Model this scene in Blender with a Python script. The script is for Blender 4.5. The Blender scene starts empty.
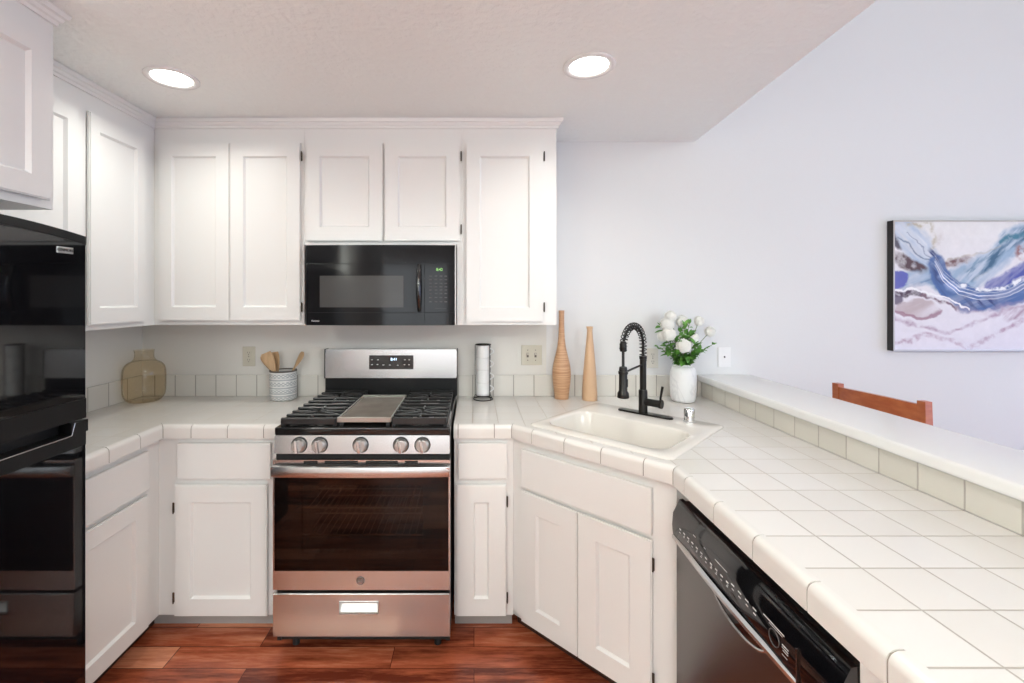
import bpy, bmesh, math, random
from mathutils import Vector, Matrix
import numpy as np
random.seed(7)
sc = bpy.context.scene
C = sc.collection

# ------------------------------------------------------------------ camera
CH = 1.55
cd = bpy.data.cameras.new('camera'); cam = bpy.data.objects.new('camera', cd); C.objects.link(cam)
cam.location = (0, 0, CH); cam.rotation_euler = (math.radians(90), 0, 0)
cd.sensor_width = 36; cd.lens = 452*36/1024
cd.shift_x = (512-474)/1024; cd.shift_y = -(341.5-297.5)/1024
cd.clip_start = 0.05
sc.camera = cam
# ------------------------------------------------------------------ world
w = bpy.data.worlds.new('world'); sc.world = w; w.use_nodes = True
wn = w.node_tree.nodes; wl_ = w.node_tree.links
bg = wn['Background']; bg.inputs[0].default_value = (0.9, 0.95, 1.0, 1); bg.inputs[1].default_value = 1.0
# ------------------------------------------------------------------ view
sc.view_settings.view_transform = 'Standard'; sc.view_settings.look = 'None'
sc.view_settings.gamma = 1; sc.view_settings.use_curve_mapping = False
sc.view_settings.exposure = 0.40
# ------------------------------------------------------------------ window light
def area(name, loc, rot, sx, sy, power, col, shape='RECTANGLE'):
    l = bpy.data.lights.new(name, 'AREA'); l.shape = shape; l.size = sx; l.size_y = sy
    l.energy = power; l.color = col
    o = bpy.data.objects.new(name, l); C.objects.link(o); o.location = loc; o.rotation_euler = rot
    return o
R = math.radians
WF = -3.0     # y of the wall behind the camera
WR = 5.0      # x of the right wall
area('daylight_patio_door', (WR+0.06, 0.5, 1.1), (0, R(90), 0), 2.0, 2.4, 28, (0.32, 0.47, 1.0))
area('added_fill_front', (3.0, WF-0.06, 1.25), (R(90), 0, 0), 2.2, 1.5, 20, (0.95, 1.0, 1.0))  # added fill light from behind the camera, source unseen
area('added_fill_kitchen', (-0.5, WF-0.06, 1.55), (R(90), 0, 0), 2.4, 1.3, 27, (0.98, 1.0, 0.97))  # added fill that lifts the counters and wall under the cabinets
area('added_fill_high', (3.0, WF-0.06, 2.9), (R(90), 0, 0), 2.2, 1.0, 64, (0.97, 1.0, 0.94))  # added fill that brightens the upper right wall

# ------------------------------------------------------------------ materials
def mat(name, col, rough=0.5, metal=0.0, **kw):
    m = bpy.data.materials.new(name); m.use_nodes = True
    b = m.node_tree.nodes['Principled BSDF']
    b.inputs['Base Color'].default_value = (*col, 1); b.inputs['Roughness'].default_value = rough
    b.inputs['Metallic'].default_value = metal
    for k, v in kw.items():
        b.inputs[k.replace('_', ' ')].default_value = v
    return m
def N(m, t, **kw):
    n = m.node_tree.nodes.new(t)
    for k, v in kw.items(): setattr(n, k, v)
    return n
def L(m, a, b): m.node_tree.links.new(a, b)
def P(m): return m.node_tree.nodes['Principled BSDF']
def coords(m, scale=(1, 1, 1), loc=(0, 0, 0)):
    g = N(m, 'ShaderNodeNewGeometry'); mp = N(m, 'ShaderNodeMapping')
    mp.inputs['Scale'].default_value = scale; mp.inputs['Location'].default_value = loc
    tc = N(m, 'ShaderNodeTexCoord')
    L(m, tc.outputs['Object'], mp.inputs[0]); return mp.outputs[0]
def bump(m, h, strength, dist):
    b = N(m, 'ShaderNodeBump'); b.inputs['Strength'].default_value = strength; b.inputs['Distance'].default_value = dist
    L(m, h, b.inputs['Height']); L(m, b.outputs[0], P(m).inputs['Normal']); return b
def noise_mat(name, col, rough, scale, strength, dist, vec=(1, 1, 1), detail=3, colvar=0.0, col2=None, **kw):
    m = mat(name, col, rough, **kw)
    n = N(m, 'ShaderNodeTexNoise'); n.inputs['Scale'].default_value = scale; n.inputs['Detail'].default_value = detail
    L(m, coords(m, vec), n.inputs['Vector'])
    if strength: bump(m, n.outputs['Fac'], strength, dist)
    if col2:
        r = N(m, 'ShaderNodeValToRGB'); r.color_ramp.elements[0].position = 0.35; r.color_ramp.elements[1].position = 0.65
        r.color_ramp.elements[0].color = (*col, 1); r.color_ramp.elements[1].color = (*col2, 1)
        L(m, n.outputs['Fac'], r.inputs[0]); L(m, r.outputs[0], P(m).inputs['Base Color'])
    return m
def math_(m, op, a, b=None):
    n = N(m, 'ShaderNodeMath', operation=op)
    for i, v in enumerate((a, b)):
        if v is None: continue
        if isinstance(v, (int, float)): n.inputs[i].default_value = v
        else: L(m, v, n.inputs[i])
    return n.outputs[0]
def tile_mat(name, axes, t, off, g, tile=(0.79, 0.765, 0.73), grout=(0.46, 0.42, 0.37), rough=0.16):
    """glazed square tiles; axes = which object axes carry joints"""
    m = mat(name, tile, rough)
    sx = N(m, 'ShaderNodeSeparateXYZ'); L(m, coords(m), sx.inputs[0])
    res = None; cells = []
    for a, tt, oo in zip(axes, t, off):
        f = math_(m, 'SUBTRACT', sx.outputs[a], oo); f = math_(m, 'DIVIDE', f, tt); f = math_(m, 'ADD', f, 100.0)
        cells.append(math_(m, 'FLOOR', f))
        f = math_(m, 'FRACT', f); f = math_(m, 'SUBTRACT', f, 0.5); f = math_(m, 'ABSOLUTE', f)
        f = math_(m, 'SUBTRACT', 0.5, f); f = math_(m, 'MULTIPLY', f, tt)        # metres from the joint
        res = f if res is None else math_(m, 'MINIMUM', res, f)
    mr = N(m, 'ShaderNodeMapRange'); mr.inputs['From Min'].default_value = g*0.5; mr.inputs['From Max'].default_value = g*0.5+0.0012
    L(m, res, mr.inputs['Value'])
    cb = N(m, 'ShaderNodeCombineXYZ')
    for i, c in enumerate(cells): L(m, c, cb.inputs[i])
    wn_ = N(m, 'ShaderNodeTexWhiteNoise'); L(m, cb.outputs[0], wn_.inputs['Vector'])
    r = N(m, 'ShaderNodeMixRGB'); r.inputs[1].default_value = (tile[0]*0.95, tile[1]*0.945, tile[2]*0.93, 1); r.inputs[2].default_value = (*tile, 1)
    L(m, wn_.outputs['Value'], r.inputs[0])
    mx = N(m, 'ShaderNodeMixRGB'); mx.inputs[1].default_value = (*grout, 1); L(m, r.outputs[0], mx.inputs[2]); L(m, mr.outputs[0], mx.inputs[0])
    L(m, mx.outputs[0], P(m).inputs['Base Color'])
    rr = N(m, 'ShaderNodeMapRange'); rr.inputs['To Min'].default_value = 0.8; rr.inputs['To Max'].default_value = rough
    L(m, mr.outputs[0], rr.inputs['Value']); L(m, rr.outputs[0], P(m).inputs['Roughness'])
    bump(m, mr.outputs[0], 0.5, 0.0015)
    return m

M = {}
M['paint'] = noise_mat('cabinet_paint', (0.82, 0.815, 0.79), 0.32, 60, 0.04, 0.002, vec=(6, 6, 0.5))
M['wall'] = noise_mat('wall_paint', (0.735, 0.735, 0.73), 0.6, 70, 0.12, 0.003)
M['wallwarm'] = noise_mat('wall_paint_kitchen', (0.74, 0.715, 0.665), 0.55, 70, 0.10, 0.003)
M['ceiling'] = noise_mat('ceiling_paint', (0.88, 0.90, 0.885), 0.38, 42, 0.8, 0.008)
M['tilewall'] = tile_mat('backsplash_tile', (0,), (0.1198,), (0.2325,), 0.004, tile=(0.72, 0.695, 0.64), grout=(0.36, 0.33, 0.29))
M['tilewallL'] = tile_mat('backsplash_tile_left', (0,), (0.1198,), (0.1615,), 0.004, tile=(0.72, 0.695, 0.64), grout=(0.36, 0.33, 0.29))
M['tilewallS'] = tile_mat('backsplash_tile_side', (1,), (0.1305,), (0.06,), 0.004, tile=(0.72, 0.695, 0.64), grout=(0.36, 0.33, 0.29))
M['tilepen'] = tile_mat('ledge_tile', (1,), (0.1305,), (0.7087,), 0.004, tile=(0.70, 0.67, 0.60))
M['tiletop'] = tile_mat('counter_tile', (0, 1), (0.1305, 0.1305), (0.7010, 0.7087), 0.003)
M['tileback'] = tile_mat('counter_tile_back', (0, 1), (0.1198, 0.1305), (0.2325, 0.7087), 0.003)
M['tileleft'] = tile_mat('counter_tile_left', (0, 1), (0.1198, 0.1305), (0.1615, 0.7087), 0.003)
M['tileedge'] = mat('edge_tile', (0.77, 0.745, 0.705), 0.18)
M['grout'] = mat('grout', (0.30, 0.27, 0.23), 0.9)
M['ledge'] = mat('ledge_top', (0.87, 0.86, 0.84), 0.25)
M['sink'] = mat('sink_enamel', (0.80, 0.76, 0.70), 0.12)
M['steel'] = noise_mat('brushed_steel', (0.60, 0.60, 0.595), 0.27, 30, 0.03, 0.001, vec=(0.6, 20, 40), metal=1.0)
M['steelv'] = noise_mat('dark_steel', (0.20, 0.195, 0.19), 0.26, 30, 0.03, 0.001, vec=(1, 0.6, 40), metal=1.0)
M['knob'] = mat('knob_steel', (0.50, 0.49, 0.47), 0.28, 0.9)
M['chrome'] = mat('chrome', (0.8, 0.8, 0.8), 0.08, 1.0)
M['blackgloss'] = mat('black_gloss', (0.004, 0.004, 0.005), 0.04, IOR=1.7)
M['blackmw'] = mat('black_microwave', (0.010, 0.010, 0.011), 0.10, Specular_IOR_Level=0.22)
M['blacksatin'] = mat('black_satin', (0.012, 0.012, 0.012), 0.32, Specular_IOR_Level=0.3)
M['blackmatte'] = mat('black_matte', (0.012, 0.012, 0.012), 0.5)
M['enamel'] = mat('black_enamel', (0.01, 0.01, 0.01), 0.12)
M['iron'] = mat('cast_iron', (0.020, 0.020, 0.020), 0.32)
M['bronze'] = mat('dark_bronze', (0.022, 0.020, 0.018), 0.33, 0.6)
M['dark'] = mat('dark_recess', (0.006, 0.006, 0.006), 0.8)
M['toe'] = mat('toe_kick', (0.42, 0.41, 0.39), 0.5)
M['griddle'] = noise_mat('griddle_metal', (0.13, 0.095, 0.07), 0.5, 8, 0.0, 0, metal=0.2, col2=(0.185, 0.15, 0.12))
M['rim'] = mat('griddle_rim', (0.45, 0.42, 0.38), 0.35, 0.8)
M['alu'] = mat('burner_aluminium', (0.6, 0.59, 0.57), 0.4, 0.9)
M['plate'] = mat('beige_plate', (0.60, 0.56, 0.46), 0.4)
M['platep'] = mat('pale_plate', (0.68, 0.65, 0.58), 0.4)
M['toeshade'] = mat('toe_kick_shaded', (0.045, 0.016, 0.009), 0.45)  # dark tone paints in the shade under these cabinets
M['platew'] = mat('white_plate', (0.85, 0.84, 0.83), 0.35)
M['slot'] = mat('slot', (0.12, 0.10, 0.08), 0.6)
M['white'] = mat('white_ceramic', (0.85, 0.85, 0.84), 0.25)
M['icon'] = mat('icon_print', (0.7, 0.7, 0.7), 0.5)
M['icondim'] = mat('keypad_print', (0.07, 0.062, 0.062), 0.5)
M['mwwindow'] = mat('microwave_window', (0.075, 0.075, 0.073), 0.16, Specular_IOR_Level=0.2)
M['silver'] = mat('silver_badge', (0.55, 0.55, 0.55), 0.3, 0.9)
M['wood'] = noise_mat('pale_wood', (0.62, 0.42, 0.24), 0.5, 6, 0, 0, vec=(8, 8, 1.2), col2=(0.50, 0.32, 0.17))
M['cherry'] = noise_mat('cherry_chair', (0.50, 0.15, 0.048), 0.3, 5, 0, 0, vec=(3, 3, 8), col2=(0.40, 0.10, 0.03))
M['leaf'] = noise_mat('leaf', (0.075, 0.23, 0.03), 0.45, 20, 0, 0, col2=(0.14, 0.34, 0.06))
M['stem'] = mat('stem', (0.22, 0.26, 0.12), 0.6)
M['petal'] = noise_mat('petal', (0.94, 0.92, 0.88), 0.7, 30, 0, 0, col2=(0.93, 0.92, 0.88))
M['hinge'] = mat('hinge', (0.07, 0.05, 0.035), 0.4, 0.7)
M['framedark'] = mat('frame_dark', (0.012, 0.011, 0.010), 0.4)
M['framesilver'] = mat('frame_champagne', (0.55, 0.50, 0.44), 0.35, 0.6)

def emis(name, col, s):
    m = mat(name, (0, 0, 0), 0.5); P(m).inputs['Emission Color'].default_value = (*col, 1); P(m).inputs['Emission Strength'].default_value = s
    return m
M['lens'] = emis('lamp_lens', (1, 0.97, 0.92), 9)
M['led'] = emis('led_blue', (0.55, 0.75, 1.0), 2.5)
M['ledg'] = emis('led_green', (0.45, 1.0, 0.25), 0.9)

# glass
def glassmat(name, col, rough=0.02, ior=1.45, thin=None):
    m = mat(name, col, rough); P(m).inputs['Transmission Weight'].default_value = 1; P(m).inputs['IOR'].default_value = ior
    return m
def thin_glass(name, tint, gl=0.06, gmax=1.0):
    m = bpy.data.materials.new(name); m.use_nodes = True; nt = m.node_tree; nt.nodes.clear()
    o = nt.nodes.new('ShaderNodeOutputMaterial'); mx = nt.nodes.new('ShaderNodeMixShader')
    t = nt.nodes.new('ShaderNodeBsdfTransparent'); t.inputs[0].default_value = (*tint, 1)
    g = nt.nodes.new('ShaderNodeBsdfGlossy'); g.inputs['Roughness'].default_value = 0.03
    f = nt.nodes.new('ShaderNodeLayerWeight'); f.inputs[0].default_value = 0.08
    a = nt.nodes.new('ShaderNodeMath'); a.operation = 'ADD'; a.inputs[1].default_value = gl; a.use_clamp = True
    nt.links.new(f.outputs[0], a.inputs[0]); mn = nt.nodes.new('ShaderNodeMath'); mn.operation = 'MINIMUM'; mn.inputs[1].default_value = gmax; nt.links.new(a.outputs[0], mn.inputs[0]); nt.links.new(mn.outputs[0], mx.inputs[0])
    nt.links.new(t.outputs[0], mx.inputs[1]); nt.links.new(g.outputs[0], mx.inputs[2]); nt.links.new(mx.outputs[0], o.inputs[0])
    return m
M['ovenglass'] = thin_glass('oven_glass', (0.30, 0.24, 0.20), 0.03)
M['amber'] = thin_glass('amber_glass', (0.945, 0.89, 0.79), 0.04, 0.6)
M['pane'] = thin_glass('window_pane', (0.95, 0.97, 1.0), 0.0)

# floor planks (run left to right)
def floor_mat():
    m = mat('cherry_planks', (0.3, 0.08, 0.03), 0.2)
    tc = coords(m)
    bt = N(m, 'ShaderNodeTexBrick'); bt.offset = 0.37; bt.inputs['Scale'].default_value = 1
    bt.inputs['Brick Width'].default_value = 0.95; bt.inputs['Row Height'].default_value = 0.118
    bt.inputs['Mortar Size'].default_value = 0.0016; bt.inputs['Mortar Smooth'].default_value = 0.2
    bt.inputs['Color1'].default_value = (0, 0, 0, 1); bt.inputs['Color2'].default_value = (1, 1, 1, 1); bt.inputs['Mortar'].default_value = (0.5, 0.5, 0.5, 1)
    L(m, tc, bt.inputs['Vector'])
    n = N(m, 'ShaderNodeTexNoise'); n.inputs['Scale'].default_value = 2.2; n.inputs['Detail'].default_value = 6; n.inputs['Roughness'].default_value = 0.65
    mp = N(m, 'ShaderNodeMapping'); mp.inputs['Scale'].default_value = (1.7, 13, 1); L(m, tc, mp.inputs[0])
    va = N(m, 'ShaderNodeVectorMath', operation='ADD'); L(m, mp.outputs[0], va.inputs[0])
    sc_ = N(m, 'ShaderNodeVectorMath', operation='SCALE'); sc_.inputs['Scale'].default_value = 7; L(m, bt.outputs['Color'], sc_.inputs[0]); L(m, sc_.outputs[0], va.inputs[1])
    L(m, va.outputs[0], n.inputs['Vector'])
    f = math_(m, 'MULTIPLY', bt.outputs['Color'], 0.55); g = math_(m, 'ADD', math_(m, 'MULTIPLY', math_(m, 'SUBTRACT', n.outputs['Fac'], 0.5), 1.0), 0.38); f = math_(m, 'ADD', f, g)
    r = N(m, 'ShaderNodeValToRGB'); e = r.color_ramp.elements
    e[0].position = 0.33; e[0].color = (0.12, 0.022, 0.010, 1); e[1].position = 0.92; e[1].color = (0.74, 0.31, 0.17, 1)
    k = r.color_ramp.elements.new(0.6); k.color = (0.42, 0.105, 0.046, 1)
    L(m, f, r.inputs[0])
    mx = N(m, 'ShaderNodeMixRGB'); mx.inputs[2].default_value = (0.06, 0.012, 0.006, 1); L(m, bt.outputs['Fac'], mx.inputs[0]); L(m, r.outputs[0], mx.inputs[1])
    L(m, mx.outputs[0], P(m).inputs['Base Color'])
    bump(m, n.outputs['Fac'], 0.12, 0.004)
    return m
M['floor'] = floor_mat()
def marble():
    m = mat('marble_ceramic', (0.86, 0.86, 0.86), 0.3)
    n = N(m, 'ShaderNodeTexNoise'); n.inputs['Scale'].default_value = 5; n.inputs['Detail'].default_value = 4; n.inputs['Distortion'].default_value = 1.6
    L(m, coords(m, (1, 1, 0.6)), n.inputs['Vector'])
    r = N(m, 'ShaderNodeValToRGB'); e = r.color_ramp.elements; e[0].position = 0.47; e[0].color = (0.86, 0.86, 0.86, 1); e[1].position = 0.53; e[1].color = (0.86, 0.86, 0.86, 1)
    k = e.new(0.5); k.color = (0.74, 0.74, 0.75, 1)
    L(m, n.outputs['Fac'], r.inputs[0]); L(m, r.outputs[0], P(m).inputs['Base Color']); return m
M['marble'] = marble()
def crockmat():
    m = mat('crock_glaze', (0.6, 0.6, 0.58), 0.5)
    sx = N(m, 'ShaderNodeSeparateXYZ'); L(m, coords(m), sx.inputs[0])
    z = math_(m, 'MULTIPLY', sx.outputs[2], 420.0); z = math_(m, 'SINE', z)
    at = math_(m, 'ARCTAN2', sx.outputs[1], sx.outputs[0]); a = math_(m, 'MULTIPLY', at, 20.0); a = math_(m, 'SINE', a)
    p = math_(m, 'MULTIPLY', z, a)
    band = math_(m, 'GREATER_THAN', math_(m, 'SINE', math_(m, 'MULTIPLY', sx.outputs[2], 150.0)), 0.0)
    q = math_(m, 'ADD', math_(m, 'MULTIPLY', p, band), math_(m, 'MULTIPLY', z, math_(m, 'SUBTRACT', 1.0, band)))
    r = N(m, 'ShaderNodeValToRGB'); e = r.color_ramp.elements; e[0].position = 0.0; e[0].color = (0.42, 0.44, 0.44, 1); e[1].position = 0.25; e[1].color = (0.76, 0.75, 0.72, 1)
    L(m, q, r.inputs[0]); L(m, r.outputs[0], P(m).inputs['Base Color']); bump(m, q, 0.3, 0.002); return m
M['crock'] = crockmat()
def slitwood(name):
    m = mat(name, (0.6, 0.36, 0.2), 0.45)
    n = N(m, 'ShaderNodeTexNoise'); n.inputs['Scale'].default_value = 4; n.inputs['Detail'].default_value = 3; L(m, coords(m, (2, 2, 55)), n.inputs['Vector'])
    r = N(m, 'ShaderNodeValToRGB'); e = r.color_ramp.elements; e[0].position = 0.3; e[0].color = (0.44, 0.22, 0.105, 1); e[1].position = 0.7; e[1].color = (0.66, 0.41, 0.24, 1)
    L(m, n.outputs['Fac'], r.inputs[0]); L(m, r.outputs[0], P(m).inputs['Base Color']); bump(m, n.outputs['Fac'], 0.2, 0.003); return m
M['turned'] = slitwood('turned_wood')

# ------------------------------------------------------------------ object helpers
WLOC = {}
def root_of(o): return WLOC.get(o.name, Vector((0, 0, 0)))
def thing(name, label, cat, loc=(0, 0, 0), group=None):
    o = bpy.data.objects.new(name, None); C.objects.link(o); o.location = loc; o.empty_display_size = 0.05
    o['label'] = label; o['category'] = cat
    if group: o['group'] = group
    WLOC[o.name] = Vector(loc); return o
def obj(name, bm, m, parent=None, smooth=None, loc=None, label=None):
    """link bm (world coordinates) as one mesh object"""
    if bm.faces: bmesh.ops.recalc_face_normals(bm, faces=bm.faces)
    me = bpy.data.meshes.new(name)
    base = root_of(parent) if parent else Vector(loc or (0, 0, 0))
    bm.transform(Matrix.Translation(-base))
    if smooth is not None:
        for f in bm.faces: f.smooth = True
        for e in bm.edges:
            if len(e.link_faces) == 2 and e.calc_face_angle(0) > R(smooth): e.smooth = False
    bm.to_mesh(me); bm.free()
    ms = m if isinstance(m, (list, tuple)) else [m]
    for x in ms: me.materials.append(M[x] if isinstance(x, str) else x)
    o = bpy.data.objects.new(name, me); C.objects.link(o)
    if parent: o.parent = parent; WLOC[o.name] = base
    else: o.location = base; WLOC[o.name] = base
    if label: o['label'] = label
    return o
def tag(o, label, cat, group=None, kind=None):
    o['label'] = label; o['category'] = cat
    if group: o['group'] = group
    if kind: o['kind'] = kind
    return o
def struct(name, bm, m, label=None, **kw):
    o = obj(name, bm, m, **kw); o['kind'] = 'structure'
    if label: o['label'] = label
    return o
def B(*a): return bmesh.new()
def box(bm, x0, x1, y0, y1, z0, z1, bev=0.0, seg=1, mi=0):
    r = bmesh.ops.create_cube(bm, size=1)
    vs = r['verts']
    for v in vs:
        v.co = Vector(((x0+x1)/2+v.co.x*(x1-x0), (y0+y1)/2+v.co.y*(y1-y0), (z0+z1)/2+v.co.z*(z1-z0)))
    fs = {f for v in vs for f in v.link_faces}
    for f in fs: f.material_index = mi
    if bev > 0:
        es = list({e for v in vs for e in v.link_edges})
        bmesh.ops.bevel(bm, geom=es, offset=bev, segments=seg, affect='EDGES', profile=0.6)
    return bm
def bx(*a, **k): return box(bmesh.new(), *a, **k)
def prism(bm, pts, z0, z1, mi=0):
    b = [bm.verts.new((x, y, z0)) for x, y in pts]; t = [bm.verts.new((x, y, z1)) for x, y in pts]
    fs = [bm.faces.new(b[::-1]), bm.faces.new(t)]
    n = len(pts)
    for i in range(n): fs.append(bm.faces.new((b[i], b[(i+1) % n], t[(i+1) % n], t[i])))
    for f in fs: f.material_index = mi
    return bm
def xf(bm, mtx): bm.transform(mtx); return bm
def join(*bms):
    out = bms[0]
    for b in bms[1:]:
        me = bpy.data.meshes.new('t'); b.to_mesh(me); b.free(); out.from_mesh(me); bpy.data.meshes.remove(me)
    return out
def cyl(bm, p0, p1, r0, r1=None, seg=24, cap=True):
    p0 = Vector(p0); p1 = Vector(p1); r1 = r0 if r1 is None else r1
    d = (p1-p0).normalized(); a = Vector((0, 0, 1)) if abs(d.z) < 0.9 else Vector((1, 0, 0))
    u = d.cross(a).normalized(); v = d.cross(u)
    A = [bm.verts.new(p0+(u*math.cos(2*math.pi*i/seg)+v*math.sin(2*math.pi*i/seg))*r0) for i in range(seg)]
    D = [bm.verts.new(p1+(u*math.cos(2*math.pi*i/seg)+v*math.sin(2*math.pi*i/seg))*r1) for i in range(seg)]
    for i in range(seg): bm.faces.new((A[i], A[(i+1) % seg], D[(i+1) % seg], D[i]))
    if cap: bm.faces.new(A[::-1]); bm.faces.new(D)
    return bm
def tube(bm, pts, r, seg=10, closed=False):
    pts = [Vector(p) for p in pts]; n = len(pts); rings = []
    prev = None
    for i, p in enumerate(pts):
        if closed: d = (pts[(i+1) % n]-pts[i-1]).normalized()
        else: d = (pts[min(i+1, n-1)]-pts[max(i-1, 0)]).normalized()
        if prev is None:
            a = Vector((0, 0, 1)) if abs(d.z) < 0.9 else Vector((1, 0, 0)); u = d.cross(a).normalized()
        else:
            u = (prev-d*prev.dot(d)).normalized()
        prev = u; v = d.cross(u)
        rr = r[i] if isinstance(r, (list, tuple)) else r
        rings.append([bm.verts.new(p+(u*math.cos(2*math.pi*k/seg)+v*math.sin(2*math.pi*k/seg))*rr) for k in range(seg)])
    m = n if closed else n-1
    for i in range(m):
        a, b = rings[i], rings[(i+1) % n]
        for k in range(seg): bm.faces.new((a[k], a[(k+1) % seg], b[(k+1) % seg], b[k]))
    if not closed: bm.faces.new(rings[0][::-1]); bm.faces.new(rings[-1])
    return bm
def lathe(bm, prof, c, seg=40, close=True):
    """prof = [(r,z)...] around the vertical through c"""
    rings = []
    for r, z in prof:
        if r < 1e-5: rings.append([bm.verts.new((c[0], c[1], c[2]+z))])
        else: rings.append([bm.verts.new((c[0]+r*math.cos(2*math.pi*k/seg), c[1]+r*math.sin(2*math.pi*k/seg), c[2]+z)) for k in range(seg)])
    for a, b in zip(rings, rings[1:]):
        for k in range(seg):
            k2 = (k+1) % seg
            if len(a) == 1 and len(b) == 1: continue
            if len(a) == 1: bm.faces.new((a[0], b[k2], b[k]))
            elif len(b) == 1: bm.faces.new((a[k], a[k2], b[0]))
            else: bm.faces.new((a[k], a[k2], b[k2], b[k]))
    return bm
# local frame for flat fronts: origin o, u = along the face, n = outward, z up
class Fr:
    def __init__(s, o, u, n): s.o = Vector(o); s.u = Vector(u).normalized(); s.n = Vector(n).normalized()
    def m(s): return Matrix(((s.u.x, s.n.x, 0, s.o.x), (s.u.y, s.n.y, 0, s.o.y), (s.u.z, s.n.z, 1, s.o.z), (0, 0, 0, 1)))
def framed(u0, u1, z0, z1, holes_in, d0, d1, slope=0.0):
    """plate from depth d0 (back) to d1 (front, +n) with one rectangular hole; local coords (u, n, z)"""
    bm = bmesh.new(); h = holes_in
    o = [(u0, z0), (u1, z0), (u1, z1), (u0, z1)]
    i1 = [(h[0], h[2]), (h[1], h[2]), (h[1], h[3]), (h[0], h[3])]
    i2 = [(h[0]+slope, h[2]+slope), (h[1]-slope, h[2]+slope), (h[1]-slope, h[3]-slope), (h[0]+slope, h[3]-slope)]
    rf = [bm.verts.new((a, d1, b)) for a, b in o]; inf = [bm.verts.new((a, d1, b)) for a, b in i1]
    inb = [bm.verts.new((a, d0, b)) for a, b in i2]; rb = [bm.verts.new((a, d0, b)) for a, b in o]
    for k in range(4):
        j = (k+1) % 4
        bm.faces.new((rf[k], rf[j], inf[j], inf[k])); bm.faces.new((inf[k], inf[j], inb[j], inb[k]))
        bm.faces.new((inb[k], inb[j], rb[j], rb[k])); bm.faces.new((rb[k], rb[j], rf[j], rf[k]))
    return bm
def door(fr, u0, u1, z0, z1, parent, stile=0.068, rail=0.07, th=0.02, name='door', hinges=None):
    d = 0.010
    bm = framed(u0, u1, z0, z1, (u0+stile, u1-stile, z0+rail, z1-rail), th-0.013, th, 0.009)
    # soft outer edge
    es = [e for e in bm.edges if all(abs(v.co.y-th) < 1e-6 for v in e.verts) and
          (all(abs(v.co.x-u0) < 1e-6 for v in e.verts) or all(abs(v.co.x-u1) < 1e-6 for v in e.verts) or
           all(abs(v.co.z-z0) < 1e-6 for v in e.verts) or all(abs(v.co.z-z1) < 1e-6 for v in e.verts))]
    bmesh.ops.bevel(bm, geom=es, offset=0.004, segments=2, affect='EDGES')
    box(bm, u0+0.006, u1-0.006, 0.001, th-0.012, z0+0.006, z1-0.006)
    o = obj(name, xf(bm, fr.m()), 'paint', parent)
    for (hu, hz) in (hinges or []):
        hb = bx(hu-0.0035, hu+0.0035, th-0.007, th+0.001, hz-0.022, hz+0.022, 0.001)
        cyl(hb, (hu, th+0.001, hz-0.025), (hu, th+0.001, hz+0.025), 0.003, seg=8)
        obj('hinge', xf(hb, fr.m()), 'hinge', o, label='small dark metal hinge')
    return o
def drawer(fr, u0, u1, z0, z1, parent, th=0.02, name='drawer_front'):
    bm = bx(u0, u1, 0.001, th, z0, z1, 0.005, 2)
    return obj(name, xf(bm, fr.m()), 'paint', parent)
def text(name, s, size, mtx, m, parent, depth=0.0008, label=None, spacing=1.0):
    c = bpy.data.curves.new('txt', 'FONT'); c.body = s; c.size = size; c.align_x = 'CENTER'; c.align_y = 'CENTER'; c.extrude = depth; c.space_character = spacing
    t = bpy.data.objects.new('txt', c); C.objects.link(t)
    bpy.context.view_layer.update()
    me = bpy.data.meshes.new_from_object(t); bpy.data.objects.remove(t)
    bm = bmesh.new(); bm.from_mesh(me); bpy.data.meshes.remove(me)
    bm.transform(mtx); return obj(name, bm, m, parent, label=label)
def txt_mtx(o, right, up):
    r = Vector(right).normalized(); u = Vector(up).normalized(); n = r.cross(u)
    return Matrix(((r.x, u.x, n.x, o[0]), (r.y, u.y, n.y, o[1]), (r.z, u.z, n.z, o[2]), (0, 0, 0, 1)))
def cut(o, cutter_bm):
    bmesh.ops.recalc_face_normals(cutter_bm, faces=cutter_bm.faces); me = bpy.data.meshes.new('c'); cutter_bm.to_mesh(me); cutter_bm.free(); c = bpy.data.objects.new('c', me); C.objects.link(c)
    md = o.modifiers.new('b', 'BOOLEAN'); md.operation = 'DIFFERENCE'; md.object = c; md.solver = 'EXACT'
    bpy.context.view_layer.update()
    dg = bpy.context.evaluated_depsgraph_get(); n = bpy.data.meshes.new_from_object(o.evaluated_get(dg))
    o.modifiers.clear(); old = o.data; o.data = n; bpy.data.objects.remove(c)

# ------------------------------------------------------------------ the room
XL, YB, ZC, ZH = -1.959, 2.667, 2.4705, 4.0
CT = 0.97           # counter top
struct('floor', bx(XL-0.1, WR+0.1, WF-0.1, YB+0.1, -0.1, 0), 'floor')
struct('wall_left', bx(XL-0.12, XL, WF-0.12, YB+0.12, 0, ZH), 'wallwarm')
bw = bx(0.4266, WR, YB, YB+0.12, 0, ZH); 
struct('wall_back', bw, 'wall')
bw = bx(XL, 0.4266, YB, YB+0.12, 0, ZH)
struct('wall_back_kitchen', bw, 'wallwarm')
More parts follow.
